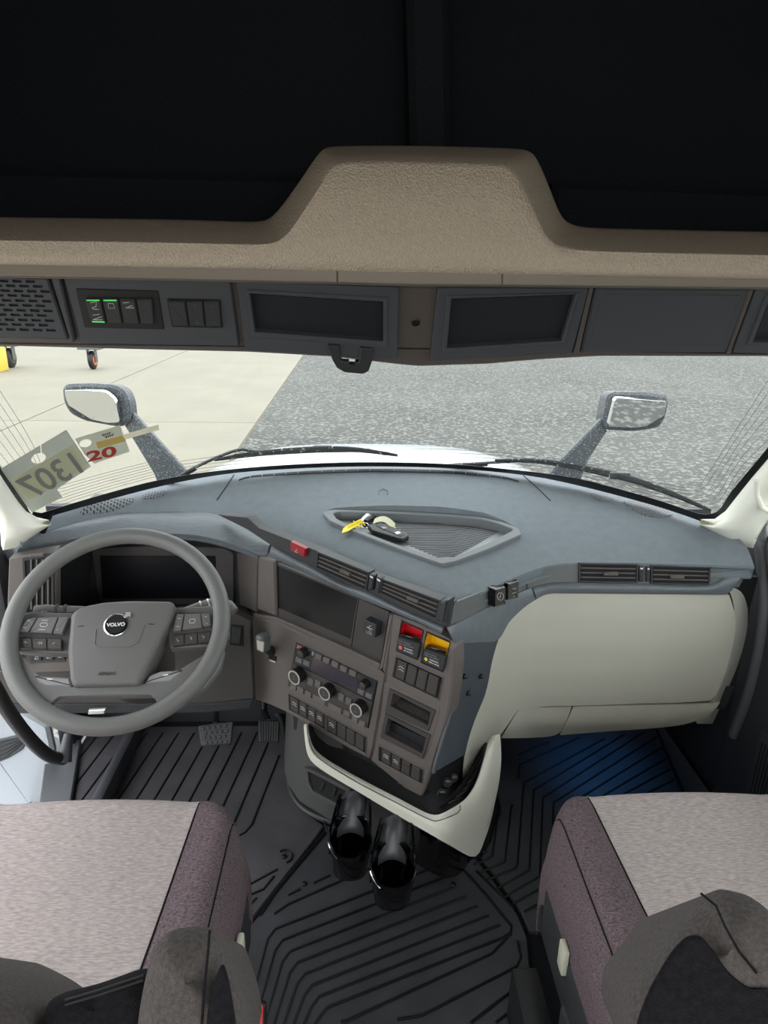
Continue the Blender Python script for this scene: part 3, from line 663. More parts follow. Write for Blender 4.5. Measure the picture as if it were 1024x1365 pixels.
# ---- strip with hazard switch and vents under the pad edge
SV = S.off(.012)
a5 = lambda x, y: (330+x/5.12, 680+y/5.12); c5 = lambda x, y: (480+x/3.938, 760+y/3.938)
slab('vent_strip', SV, [(290, 686), (330, 690), (345, 704), (424, 735), (500, 770), (585, 800), (600, 806), (596, 836), (581, 830), (530, 809), (486, 788), (455, 778), (412, 754), (394, 746), (363, 728), (330, 706)], CHAR, db, -.006, .03, .001)
hz = slab('hazard_switch', SV, [a5(290, 215), a5(395, 265), a5(385, 322), a5(290, 275)], REDB, db, .006, .014, .002, .002)
for q in (((322, 285), (334, 262), (347, 292), (322, 285)), ((329, 280), (334, 271), (340, 283), (329, 280))):
    tube('triangle_mark', [SV.off(.0064).at(*a5(*p)) for p in q], .0005, WHT, hz, 4)
def vent(pl, quad, parent, nl=3, tabu=.55, tabv=.55, tw=.2, frame=CHAR):
    """quad TL TR BR BL in pixels: black box, frame, louvre slats and a chrome tipped tab"""
    def ip(u, v): a, b, c, d = quad; return (a[0]*(1-u)*(1-v)+b[0]*u*(1-v)+c[0]*u*v+d[0]*(1-u)*v, a[1]*(1-u)*(1-v)+b[1]*u*(1-v)+c[1]*u*v+d[1]*(1-u)*v)
    ex = [ip(-.03, -.10), ip(1.03, -.10), ip(1.03, 1.10), ip(-.03, 1.10)]
    vf = ring('vent_frame', pl, ex, quad, frame, parent, .004, .024, .002, .001, .001)
    slab('vent_back', pl, [ip(0, 0), ip(1, 0), ip(1, 1), ip(0, 1)], GAP, vf, .0002, .001, 0)
    for i in range(nl):
        v = (i+.75)/(nl+.5)
        slab('louvre', pl, [ip(.01, v-.035), ip(.99, v-.035), ip(.99, v+.045), ip(.01, v+.045)], STACK, vf, .003, .003, .001)
    slab('louvre_tab', pl, [ip(tabu-tw/2, tabv-.1), ip(tabu+tw/2, tabv-.1), ip(tabu+tw/2, tabv+.12), ip(tabu-tw/2, tabv+.12)], STACK, vf, .010, .012, .002, .001)
    return vf
vent(SV, [a5(482, 296), a5(818, 432), a5(800, 538), a5(472, 392)], db)
vent(SV, [c5(122, 55), c5(412, 165), c5(395, 250), c5(108, 118)], db)
def rollers(pl, quads, parent):
    for q in quads:
        r = slab('roller_wheel', pl, q, CHAR, parent, .008, .016, .003, .003)
        t = [(q[0][0]*.6+q[1][0]*.4, q[0][1]*.6+q[1][1]*.4), (q[0][0]*.4+q[1][0]*.6, q[0][1]*.4+q[1][1]*.6)]
        slab('roller_mark', pl, [(q[0][0]+1, q[0][1]+2), (q[1][0]-1, q[1][1]+2), (q[1][0]-1, q[1][1]+4), (q[0][0]+1, q[0][1]+4)], WHT, r, .0085, .001, 0)
rollers(SV, [[a5(830, 435), a5(862, 448), a5(845, 555), a5(815, 540)], [a5(878, 455), a5(910, 470), a5(895, 578), a5(865, 562)]], db)
slab('strip_end_cap', SV, [c5(415, 165), c5(462, 160), c5(440, 280), c5(395, 262)], CHAR, db, .007, .03, .004, .004)
# passenger run of the strip, round the corner to the right hand vents
skin('vent_strip', [(599, 806), (640, 790), (680, 772), (702, 763), (725, 755), (750, 751), (800, 751), (900, 753), (1000, 757)],
     [(596, 838), (640, 814), (680, 796), (704, 786), (725, 780), (750, 778), (800, 778), (900, 781), (985, 783)], M('strip_grey', (98, 100, 100), .5), .004, 60, 3)
tube('strip_joint', [atf(*p, fo(.0055)) for p in ((701.5, 764), (702.5, 775), (703, 786))], .0009, GAP, db, 4)
def blockswitch(q, side, glyph):
    fpl = plane3(atf(640, 790, fo(.004)), atf(690, 768, fo(.004)), atf(660, 808, fo(.004)))
    s = slab('block_switch', fpl, q, GLB, db, .020, .020, .003, .003)
    for st in glyph: tube('icon_stroke', [fpl.off(.0205).at(*p) for p in st], .0005, WHT, s, 4)
cyc = [(665+4.2*math.cos(t), 794.5+5*math.sin(t)) for t in np.linspace(0, 2*math.pi, 15)]
blockswitch([c5(708, 100), c5(768, 84), c5(766, 182), c5(706, 196)], 0, [[(x+2.3, y+.6) for x, y in cyc], [(667.5, 792.5), (666.6, 797.5)]])
blockswitch([c5(778, 70), c5(838, 54), c5(832, 148), c5(774, 160)], 0, [[c5(800, 100), c5(820, 95)], [c5(800, 122), c5(818, 117)], [c5(806, 140), c5(810, 138)]])
PV = plane3(atf(775, 752, fo(.006)), atf(945, 755, fo(.006)), atf(860, 778, fo(.006)))
g4 = lambda x, y: (640+x/2.667, 700+y/2.667)
vent(PV, [g4(358, 140), g4(558, 144), g4(556, 200), g4(357, 198)], db, 3, .55, .55, .26)
vent(PV, [g4(614, 148), g4(816, 154), g4(812, 208), g4(614, 204)], db, 3, .45, .62, .24)
rollers(PV, [[g4(568, 146), g4(582, 147), g4(582, 203), g4(568, 202)], [g4(594, 148), g4(606, 148), g4(606, 203), g4(594, 203)]], db)

# ---- brushed ledge
skin('brushed_ledge', [(362.5, 728), (394, 746), (412, 754), (455, 778), (486, 788), (530, 809), (575, 829), (592, 836)], [(357, 742), (392, 756), (420, 770), (450, 784), (478, 797), (530, 818), (565, 833), (588, 845)], BRUSHX, .012, 40, 6, .010, .02, roll=.006)
skin('brushed_ledge', [(596, 837), (620, 826), (650, 810), (680, 796), (700, 787), (709, 784)], [(606, 858), (640, 856), (664, 853), (680, 828), (700, 809), (714, 799)], BRUSH, .010, 30, 10, .006, .02)
skin('brushed_ledge', [(710.5, 784), (725, 780), (750, 777), (850, 779), (940, 781), (968, 770), (993, 765)], [(715.5, 798.5), (725, 793.5), (737, 790.5), (760, 790), (900, 791), (966, 791.5), (978, 782)], BRUSHX, .010, 50, 6, .008, .02, roll=.004)
# ---- dark column down the passenger side of the stack
cl = pcat([(606, 855), (611, 867), (610, 890), (607, 917), (600, 952), (590, 985), (580, 1018), (578, 1030)], 4); cr = pcat([(665, 852), (660, 866), (655, 882), (648, 922), (640, 943), (632, 963), (625, 985), (620, 1006)], 4)
n = 30; cl, cr = resample(cl, n), resample(cr, n)
rows = [[atf(a[0]+(b[0]-a[0])*t, a[1]+(b[1]-a[1])*t, fo(.006)) for t in np.linspace(0, 1, 10)] for a, b in zip(cl, cr)]
sheet('corner_column', rows, M('slate_film', (70, 75, 81), .45, bump=(60, .15), var=(40, .08), stretch=(14, 14, .6)), db, .01)
tube('column_edge', [atf(*p, fo(.009)) for p in cl], .004, M('edge_grey', (96, 98, 100), .4), db, 8)
for p in (c5(545, 553), c5(632, 553), c5(565, 642)):
    c = atf(*p, fo(.006)); nn = (V(CAM)-c).normalized(); nn = Vector((.45, -.9, .1)).normalized()
    lathe('stud_screw', c-nn*.002, nn, [(.009, 0), (.009, .003), (.0065, .005), (.0055, .011), (.003, .013)], BLK, db, 16)
# socket bay at the foot of the column
skin('socket_bay', [(580, 1026), (600, 1019), (619, 1006)], [(580, 1076), (598, 1068), (612, 1050)], BLK, -.01, 12, 3, 0, .01)
for p in ((596, 1042), (588, 1056), (604, 1036)):
    c = atf(*p, fo(-.008)); lathe('power_socket', c, (.3, -.95, .1), [(.012, 0), (.012, .006), (.009, .006), (.008, .001)], CHAR, db, 16)
    box('socket_clip', c+Vector((.002, -.008, .008)), (.012, .006, .003), STACK, db, None, .001, 1)

# ---- stone coloured glovebox panel with the wing down to the stack
L_ = resample(pcat([(737, 791), (724, 793.5), (715, 799), (700, 809), (681, 827), (668, 845), (664, 854), (656, 882), (648, 922), (632, 963), (620, 1004), (617, 1038)], 4), 46)
R_ = resample(pcat([(972, 793), (979, 815), (981, 835), (976, 865), (966, 900), (951, 934)], 4)+[(900, 937), (850, 938), (760, 941), (704, 941), (690, 947), (668, 979), (640, 1011), (618, 1039)], 46)
rows = []
for a, b in zip(L_, R_):
    rows.append([atf(a[0]+(b[0]-a[0])*t, a[1]+(b[1]-a[1])*t, fo(.0)) for t in np.linspace(0, 1, 44)])
gb = sheet('glovebox_panel', rows, CREAM, db, .012, (0, 1, 0), 45)
skin('lower_panel', [(690, 948), (704, 943.5), (735, 942.5), (762, 942)], [(668, 984), (690, 984), (738, 981), (753, 968)], CREAM, -.014, 16, 6, .006)
skin('lower_panel', [(765, 942), (800, 941), (900, 939), (960, 937)], [(747, 980), (790, 976.5), (899, 968), (945, 955)], CREAM, -.012, 24, 6, .006)
ca = resample(pcat([(970, 784), (977, 800), (980, 835), (975, 865), (964, 905), (945, 945), (930, 965)], 4), 24); cb_ = resample(pcat([(1003, 760), (1000, 785), (997, 812), (996, 840), (986, 880), (968, 925), (950, 965)], 4), 24)
sheet('dash_end_cap', [[atf(a[0]+(b[0]-a[0])*t, a[1]+(b[1]-a[1])*t, fo(-.012-.03*t*t)) for t in np.linspace(0, 1, 8)] for a, b in zip(ca, cb_)], M('end_cap_grey', (176, 175, 166), .6), db, .012)
sheet('glovebox_shell', [[Vector((x, y, z)) for x in np.linspace(.28, .95, 8)] for y, z in ((1.60, .42), (1.62, .34), (1.68, .31), (1.8, .33), (2.04, .42))], CHAR, db, .01, (0, 0, 1))
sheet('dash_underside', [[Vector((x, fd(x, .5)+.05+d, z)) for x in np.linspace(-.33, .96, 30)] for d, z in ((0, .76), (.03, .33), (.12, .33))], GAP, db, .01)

# ---- cluster brow on the driver side
brow_f = resample(pcat([(15, 734), (58, 712.5), (115, 693), (165, 685), (230, 683), (284, 684), (318, 696), (340, 709), (361.5, 727)]), 40)
brow_r = resample(pcat([(9, 741), (58, 728), (110, 716.5), (180, 712), (250, 712), (300, 722), (345, 739), (356, 741)]), 40)
zf = np.interp([p[0] for p in brow_f], [10, 60, 165, 284, 318, 365], [.80, .832, .849, .842, .822, .785]); zr = np.interp([p[0] for p in brow_r], [5, 60, 110, 180, 250, 300, 357], [.785, .80, .812, .818, .815, .80, .765])
A3 = [atz(p[0], p[1], z) for p, z in zip(brow_f, zf)]; B3 = [atz(p[0], p[1], z) for p, z in zip(brow_r, zr)]
rows = [[a+(b-a)*t+Vector((0, 0, .014*math.sin(math.pi*t))) for a, b in zip(A3, B3)] for t in np.linspace(0, 1, 9)]
rows += [[b+Vector((0, .004, -.010)) for b in B3], [b+Vector((0, .02, -.016)) for b in B3]]
sheet('cluster_brow', rows, BRUSHX, db, .012, (0, .3, -1), 50)
rows = [[b+Vector((0, .015, -.012)) for b in B3]]
back_px = resample([(66, 744), (90, 737), (121, 731), (180, 728), (250, 728), (300, 731), (317, 738), (330, 742)], 40)
rows.append([aty(p[0], p[1], 1.96) for p in back_px])
sheet('cluster_housing', rows, CHAR, db, .006, (0, .2, 1))
CP = Plane((0, 1.955, .7), (0, -1, .10))
slab('cluster_back', CP, [(60, 730), (335, 730), (335, 835), (60, 835)], CHAR, db, 0, .01, 0)
cb = slab('cluster_bezel', CP, [(121, 731), (200, 727), (300, 730), (312, 738), (312, 802), (305, 807), (140, 806), (130, 798)], STACK2, db, .012, .012, .003, .008)
slab('cluster_screen', CP, [(133, 741), (287, 741), (290, 798), (137, 798)], SCREEN, db, .014, .004, .001, .004)
# inner cheeks of the cluster recess
def quad3(name, pts, mat, th=.006, d=(0, 1, 0)): return sheet(name, [[pts[0], pts[1]], [pts[3], pts[2]]], mat, db, th, d)
quad3('cluster_cheek', [aty(316, 735, 1.95), atf(343, 741, fd), atf(341, 815, fd), aty(320, 806, 1.93)], STACK, .006, (.6, .4, 0))
quad3('cluster_sill', [aty(60, 812, 1.95), aty(325, 806, 1.93), aty(338, 822, 1.80), aty(60, 828, 1.80)], STACK2, .01, (0, 0, -1))
quad3('cluster_cheek', [aty(72, 745, 1.80), aty(122, 733, 1.95), aty(122, 830, 1.95), aty(72, 830, 1.80)], CHAR, .006, (-.6, .4, 0))
# driver side lower panel and left end with upright vent
DP = Plane((0, 1.69, .6), (0, -1, 0))
slab('driver_lower_panel', DP, [(-8, 822), (60, 822), (200, 818), (300, 812), (334.5, 829), (336, 880), (339, 932), (280, 938), (-8, 938)], STACK2, db, 0, .03, .004, .004)
slab('driver_lower_lip', DP, [(16, 938), (280, 938), (338, 933), (334, 945), (270, 951), (16, 952)], CHAR, db, -.01, .03, .004)
bank([(308, 832), (325, 834), (325, 862), (306, 860)], [308, 324], [306, 322], [836, 838], [857, 859], None, lambda x, y: (x, y), DP, BLK, CHAR, db, name='rocker_switch', rise=.006)
LP = Plane((-1., 1.63, .6), (.12, -1, 0))
slab('left_end_panel', LP, [(12, 744), (75, 734), (75, 815), (60, 830), (8, 850)], STACK, db, 0, .04, .003, .004)
vq = [(33, 748), (68, 742), (68, 808), (36, 818)]
vf = ring('vent_frame', LP, [(29, 744), (71, 738), (72, 812), (33, 822)], vq, CHAR, db, .005, .02, .003, .001)
slab('vent_back', LP, vq, GAP, vf, .0015, .001, 0)
for i in range(4):
    x = 40+i*7.5; slab('louvre', LP, [(x, 746), (x+2.4, 745.6), (x+2.8, 812), (x+.4, 813)], STACK, vf, .006, .005, .001)
slab('louvre_tab', LP, [(38, 739), (58, 737.5), (58, 742), (38, 743.5)], STACK, vf, .012, .01, .002, .002)
# ------------------------------------------------------------------ centre stack (on the angled plane S)
u5 = lambda x, y: (320+x/5.12, 820+y/5.12)          # zoom frames used to read positions off the photograph
r6 = lambda x, y: (370+x/6.827, 850+y/6.827)
v6 = lambda x, y: (480+x/6.827, 810+y/6.827)
w5 = lambda x, y: (480+x/5.12, 930+y/5.12)
slab('stack_upper_back', S, [(343, 741), (362, 742), (420, 770), (478, 797), (521, 816), (509, 889), (503, 891), (369, 826), (340, 818)], STACK2, db, -.022, .02, 0)
slab('stack_side_panel', S, [(343.5, 742), (366, 748), (368, 822), (342, 812)], STACK, db, -.004, .02, .004, .004)
dsp = ring('display_bezel', S, [(366, 749), (478, 797.5), (467, 867), (367, 823)], [(369.5, 754), (476, 798.5), (467.5, 852), (369.5, 810)], STACK2, db, -.012, .012, .002, .001, .001)
slab('display_screen', S, [(369.5, 754), (476, 798.5), (467.5, 852), (369.5, 810)], SCREEN, dsp, -.0135, .004, 0)
ub = slab('usb_panel', S, [(478.5, 798), (519, 816), (507, 885), (468, 867)], STACK2, db, -.013, .012, .001, .002)
us = slab('usb_port_block', S, [(485.5, 826), (502, 833), (500, 851), (484, 844)], CHAR, ub, .012, .028, .002, .002)
UP_ = S.off(.0125)
for st in ([(489, 836), (497, 839)], [(491, 836.8), (493, 834.2), (495, 834.8)], [(492, 837.2), (493.5, 840.5), (495.3, 840.8)]): tube('usb_mark', [UP_.at(*p) for p in st], .0006, WHT, us, 4)
ptext('USB', S, (488, 843.5), (496, 847), GRYP, us, .0123)
# sill under the display and bright recess edge
slab('display_sill', S, [(336, 818), (368, 823.5), (467, 867), (507, 886), (505, 894), (467, 876), (369, 830), (340, 824)], STACK, db, .0, .024, .003)
slab('recess_edge', S, [(519, 818), (523, 820), (511, 890), (505, 894), (507, 886)], STACK, db, .001, .024, .002)
# lower left face with the selector, radio and switches
slab('stack_lower_face', S, [(335, 823), (341, 824), (369, 829), (467, 875), (505, 893.5), (513, 901), (511, 915), (497, 997), (492, 1012), (470, 1001), (384, 951), (360, 940), (340, 933), (335, 900), (333, 850)], STACK, db, .002, .05, .004, .004)
side_face = slab('stack_side_face', S, [(523, 819), (560, 833), (586, 846), (598, 853), (604, 866), (604.5, 892), (602, 920), (597, 952), (588, 984), (577, 1020), (562, 1063), (545, 1056), (493.5, 1013.5), (498, 997), (513, 914), (514, 902), (509, 893)], STACK, db, .002, .05, .004, .004)
# drive selector knob
K = S.off(.002)
c0, c1 = K.at(*u5(215, 245)), S.off(.06).at(*u5(160, 210))
kn = tube('selector_stalk', [c0, c0+(c1-c0)*.5, c1], [.014, .012, .011], BLK, db, 12)
kc = S.off(.06).at(*u5(158, 185)); ax = ((S.at(400, 860)-S.at(350, 838)).normalized(), SN, Vector((0, 0, 1)))
hd = box('selector_head', kc, (.032, .036, .052), M('selector_grey', (92, 95, 97), .3), kn, ax, .010, 4)
slab('selector_face', S, [u5(112, 165), u5(160, 190), u5(156, 255), u5(116, 235)], M('selector_pale', (188, 182, 172), .35), kn, .0785, .004, .0015, .003)
slab('selector_gate', S, [u5(195, 262), u5(252, 282), u5(248, 325), u5(195, 305)], GAP, db, .0026, .004, 0, .002)
slab('selector_gate_pin', S, [u5(198, 300), u5(245, 318), u5(236, 326), u5(200, 312)], SILV, db, .0032, .003, .0005)
# radio and climate unit
rd = slab('radio_unit', S, [r6(165, 45), r6(910, 400), r6(825, 832), r6(92, 440)], BLK, db, .005, .02, .002, .003)
slab('radio_face', S, [r6(180, 62), r6(895, 405), r6(865, 575), r6(140, 225)], CHAR, rd, .0065, .004, .001, .002)
slab('radio_face', S, [r6(135, 235), r6(862, 588), r6(818, 815), r6(102, 432)], STACK2, rd, .0068, .004, .001, .002)
slab('radio_display', S, [r6(325, 180), r6(742, 385), r6(725, 485), r6(300, 290)], M('violet_display', (58, 50, 62), .12), rd, .0072, .003, .0005, .001)
slab('radio_sticker', S, [r6(180, 65), r6(225, 85), r6(215, 105), r6(172, 95)], M('salmon_sticker', (190, 110, 105), .6), rd, .0072, .001, 0)
slab('radio_sticker', S, [r6(315, 125), r6(332, 132), r6(325, 165), r6(308, 158)], GRYP, rd, .0072, .001, 0)
def btn(c, w, h, skew=.47, up=.0105, mark=None, par=None, cv=r6, mat=M('button_grey', (104, 98, 96), .45)):
    x, y = c; dx, dy = w/2, h/2
    q = [(x-dx+4, y-dy-dx*skew), (x+dx+4, y-dy+dx*skew), (x+dx-4, y+dy+dx*skew), (x-dx-4, y+dy-dx*skew)]
    b = slab('radio_button', S, [cv(*p) for p in q], mat, par or rd, up, .005, .0012, .0012)
    if mark == 'bar': tube('button_mark', [S.off(up+.0004).at(*cv(x-7, y-2)), S.off(up+.0004).at(*cv(x+7, y+4))], .0005, GRYP, par or rd, 4)
    elif mark: A, B = cv(x-7, y+6), cv(x+6, y+12); text(mark, S.off(up+.0003).at(*A), S.at(*B)-S.at(*A), SN, GRYP, par or rd, None, .0042)
for (x, y), t in zip(((367, 176), (440, 210), (519, 247), (598, 288), (680, 326)), '12345'): btn((x, y), 58, 48, mark=t)
for c in ((192, 208), (258, 232), (755, 497), (825, 530)): btn(c, 58, 46, mark='bar')
for c in ((296, 405), (363, 425), (575, 545), (645, 583)): btn(c, 52, 62, mark='bar')
for c, w in (((140, 452), 52), ((205, 480), 58), ((275, 515), 58), ((375, 565), 112), ((520, 645), 118), ((625, 692), 58), ((700, 748), 52), ((765, 785), 56)): btn(c, w, 48, mark='bar' if w > 100 or w < 58 else None)
def knob(c, rpx, big, h):
    P = S.off(.006+h).at(*r6(*c)); r = (S.off(.006+h).at(*r6(c[0]+rpx, c[1]+rpx*.45))-P).length
    lathe('radio_knob', P-SN*h, SN, [(r*1.02, 0), (r, h*.6), (r*.98, h-.002), (r*.9, h), (r*.86, h-.001)], BLK, rd, 28)
    if big:
        lathe('knob_ring', P-SN*.002, SN, [(r*.99, 0), (r*.99, .0026), (r*.84, .0026), (r*.84, .001)], SILV, rd, 32)
        lathe('knob_cap', P-SN*.002, SN, [(r*.80, 0), (r*.80, .0018)], STACK2, rd, 24)
        tube('button_mark', [P+SN*.0005+Vector((-.003, 0.002, -.004)), P+SN*.0005+Vector((.003, -.002, -.004))], .0005, GRYP, rd, 4)
        tube('button_mark', [P+SN*.0005+Vector((0, 0, .002)), P+SN*.0005+Vector((0, 0, .006))], .0005, GRYP, rd, 4)
    else: lathe('knob_cap', P-SN*.001, SN, [(r*.8, 0), (r*.8, .0018), (r*.7, .0025)], STACK2, rd, 20)
knob((205, 152), 36, False, .020); knob((770, 440), 36, False, .020)
knob((149, 365), 52, True, .028); knob((423, 510), 52, True, .028); knob((711, 663), 54, True, .028)
# switch rows
def row(frame, ups, par, name='toggle_switch', icon=(), rise=.008, fm=BLK, sc=STACK2):
    a, b, c, d = frame
    def ip(u, v): return (a[0]*(1-u)*(1-v)+b[0]*u*(1-v)+c[0]*u*v+d[0]*(1-u)*v, a[1]*(1-u)*(1-v)+b[1]*u*(1-v)+c[1]*u*v+d[1]*(1-u)*v)
    fr = slab('switch_frame', S, [ip(0, 0), ip(1, 0), ip(1, 1), ip(0, 1)], fm, par, .0035, .006, .001, .002)
    ring('switch_surround', S, [ip(0, 0), ip(1, 0), ip(1, 1), ip(0, 1)], [ip(.015, .06), ip(.985, .06), ip(.985, .94), ip(.015, .94)], STACK, fr, .0055, .006, .002, .001)
    for i, (u0, u1) in enumerate(ups):
        s = slab(name, S, [ip(u0, .14), ip(u1, .14), ip(u1, .88), ip(u0, .88)], sc, fr, rise, .008, .002, .002)
        slab('switch_ridge', S, [ip(u0+.004, .14), ip(u1-.004, .14), ip(u1-.004, .30), ip(u0+.004, .30)], sc, fr, rise+.003, .005, .0015, .001)
        if i in icon:
            m = (u0+u1)/2; w = (u1-u0)*.28
            for v in (.40, .52): tube('switch_mark', [S.off(rise+.0005).at(*ip(m-w, v)), S.off(rise+.0005).at(*ip(m-w*.3, v-.06)), S.off(rise+.0005).at(*ip(m+w, v))], .0006, WHT, fr, 4)
row([u5(327, 530), u5(580, 672), u5(580, 790), u5(332, 652)], [(.05, .27), (.29, .50), (.52, .73), (.75, .95)], db, icon=(0, 1, 2, 3))
row([u5(588, 676), u5(862, 830), u5(858, 955), u5(588, 796)], [(.03, .24), (.27, .48), (.50, .71), (.73, .94)], db, icon=(0,))
row([v6(325, 435), v6(757, 630), v6(712, 852), v6(285, 642)], [(.06, .25), (.27, .47), (.49, .69), (.71, .92)], db, icon=(0,))
row([c5(95, 918), c5(332, 1045), c5(326, 1130), c5(92, 1005)], [(.08, .27), (.30, .49), (.52, .71), (.74, .93)], db, icon=(0, 1))
# air brake valves
def hollow(q, d, wall, back, par, name):
    e = [(p[0]+(sum(w[0] for w in q)/4-p[0])*-.02, p[1]+(sum(w[1] for w in q)/4-p[1])*-.02) for p in q]
    for tgt in ([side_face, pocket_panel] if name == 'pocket' else [side_face]): cut(tgt, [prism([S.off(.0036).at(*p)+SN*.02 for p in e], SN, .02+d)])
    h = ring(name+'_walls', S, e, q, wall, par, .0036, d+.0036, 0, 0, .0002)
    P = [S.off(.0036).at(*p)-SN*(d-.002) for p in e]; link(name+'_back', prism(P, SN, .001), back, par); return h
def valve(fr, rec, plate, col, name, l1, l2, mark):
    a = ring('valve_frame', S, fr, [rec[0], rec[1], plate[2], plate[3]], BLK, db, .0042, .003, .001, .0005, .0006)
    hollow([rec[0], rec[1], rec[2], rec[3]], .030, col, col, a, 'valve_window')
    link('valve_lever', prism([S.off(.003).at(*p) for p in ((rec[3][0]*.80+rec[0][0]*.20+2.5, rec[3][1]*.80+rec[0][1]*.20+1), (rec[2][0]*.70+rec[1][0]*.30, rec[2][1]*.70+rec[1][1]*.30), rec[2], rec[3])], SN, .012, .001), GLB, a)
    slab('valve_plate', S, plate, CHAR, a, .012, .012, .0015, .002)
    def ip(u, v): a_, b_, c_, d_ = plate; return (a_[0]*(1-u)*(1-v)+b_[0]*u*(1-v)+c_[0]*u*v+d_[0]*(1-u)*v, a_[1]*(1-u)*(1-v)+b_[1]*u*(1-v)+c_[1]*u*v+d_[1]*(1-u)*v)
    q = S.off(.0124)
    for s, u0, v0, u1 in ((l1[0], .08, .24, .62), (l1[1], .07, .40, .75), (l2[0], .34, .62, .74), (l2[1], .33, .80, .80)):
        A, B = q.at(*ip(u0, v0)), q.at(*ip(u1, v0)); text(s, A, B-A, SN, GRYP if v0 < .5 else WHT, a, (B-A).length, .0026 if v0 < .5 else .0033)
    c = q.at(*ip(.17, .68)); u = (q.at(*ip(.9, .6))-q.at(*ip(.1, .6))).normalized(); k = 8 if mark == 'oct' else 4
    r = .0055; ph = math.pi/8 if k == 8 else 0
    link('valve_mark', prism([c+(u*math.cos(ph+2*math.pi*i/k)+Vector((0, 0, 1))*math.sin(ph+2*math.pi*i/k))*r for i in range(k)], SN, .0006), M('salmon_mark', (214, 96, 92), .6) if k == 8 else M('yellow_mark', (222, 200, 60), .6), a)
valve([v6(375, 115), v6(578, 205), v6(522, 482), v6(325, 396)], [v6(383, 132), v6(570, 214), v6(545, 330), v6(352, 262)], [v6(345, 272), v6(545, 335), v6(518, 468), v6(330, 388)], REDV, 'red', ('PUSH TO SUPPLY', 'PULL TO EVACUATE'), ('TRAILER', 'AIR SUPPLY'), 'oct')
valve([v6(600, 215), v6(822, 312), v6(756, 592), v6(550, 505)], [v6(608, 232), v6(814, 322), v6(780, 442), v6(586, 372)], [v6(580, 380), v6(780, 448), v6(752, 578), v6(560, 492)], YELV, 'yellow', ('PUSH TO RELEASE', 'PULL TO APPLY'), ('PARKING', 'BRAKE'), 'dia')
# two open pockets
pocket_panel = slab('pocket_panel', S, [c5(128, 588), c5(150, 592), c5(420, 725), c5(372, 920), c5(330, 995), c5(98, 885)], STACK, db, .0035, .006, .001, .003)
for o, i in (([c5(152, 622), c5(394, 738), c5(356, 848), c5(130, 746)], [c5(176, 646), c5(370, 746), c5(356, 818), c5(160, 716)]), ([c5(130, 752), c5(370, 868), c5(328, 992), c5(106, 880)], [c5(148, 776), c5(346, 880), c5(324, 964), c5(130, 862)])):
    pr = ring('pocket_frame', S, o, i, STACK2, db, .008, .010, .002, .002)
    hollow(i, .045, M('pocket_carpet', (84, 79, 77), .95, bump=(600, .6), var=(200, .3)), GAP, pr, 'pocket')

# ------------------------------------------------------------------ lower console: stone rim, tray, pedestal
lc = thing('lower_console', (-.05, 1.5, 0), 'stone grey rimmed lower console tray under the centre stack', 'console')
rin = pcat([(410, 966), (413, 985), (420, 1001), (440, 1017), (480, 1040), (530, 1066), (562, 1083), (576, 1088.5), (590, 1087), (617, 1071), (630, 1055), (638, 1038), (645, 1015), (652, 990), (657, 983)], 4)
rout = pcat([(405, 968), (407, 990), (412, 1010), (430, 1027), (480, 1057), (530, 1087), (572, 1111), (600, 1127), (633, 1142.5), (647, 1117), (655, 1092), (661, 1065), (666, 1040), (668.5, 1010), (667, 981)], 4)
rin, rout = resample(rin, 60), resample(rout, 60)
rows = []
for k, t in enumerate(np.linspace(0, 1, 9)):
    o = .075+.020*math.sin(math.pi*.5*min(1, t*2.2))
    rows.append([atf(a[0]+(b[0]-a[0])*t, a[1]+(b[1]-a[1])*t, fo(o)) for a, b in zip(rin, rout)])
sheet('console_rim', rows, CREAM_LIT, lc, .006, (0, 1, .1), 45)
seam = resample(pcat([(412, 985), (419, 1004), (440, 1021), (480, 1045), (530, 1071), (572, 1092), (586, 1093.5), (610, 1084), (614, 1079), (613.5, 1073)], 4), 40)
tube('rim_joint', [atf(*p, fo(.0925)) for p in seam], .0009, GAP, lc, 4)
# tray inside: floor and back wall
inn = [atf(*p, fo(.0735)) for p in rin]
bk_ = [Vector((p.x, fd(p.x, .3)+.03, min(.30, p.z-.004))) for p in inn]
sheet('tray_floor', [inn, [p+Vector((0, .012, -.012)) for p in inn], [(a+b)/2+Vector((0, 0, -.012)) for a, b in zip(inn, bk_)], bk_], M('tray_black', (30, 30, 32), .55, bump=(700, .2)), lc, .006, (0, 0, -1))
sheet('tray_back', [[Vector((x, fd(x, .3)+.02, z)) for x in np.linspace(-.30, .30, 30)] for z in (.24, .42)], M('tray_black'), lc, .01)
tube('tray_cable', [S.off(.01).at(*w5(*p)) for p in ((262, 545), (275, 560), (255, 590), (300, 578), (325, 572))], .0009, STACK, lc, 4)
lathe('tray_light', S.off(-.005).at(*u5(590, 884)), SN, [(.004, 0), (.004, .003), (.002, .004)], M('lit_lens', (230, 240, 255), .3, emit=((220, 235, 255), 2.)), lc, 12)
rb = [((636, 1022), (643, 1010)), ((630, 1034), (641, 1020)), ((624, 1044), (637, 1030)), ((617, 1054), (631, 1042)), ((608, 1063), (624, 1052)), ((598, 1071), (614, 1063))]
skin('ribbed_liner', [(590, 1080), (610, 1070), (630, 1048), (640, 1025), (648, 1003)], [(585, 1076), (600, 1064), (618, 1043), (632, 1022), (645, 1002)], BLK, .04, 20, 2, 0, .006, lc)
for a, b in rb: tube('liner_rib', [atf(*a, fo(.044)), atf(*b, fo(.044))], .0018, CHAR, lc, 5)
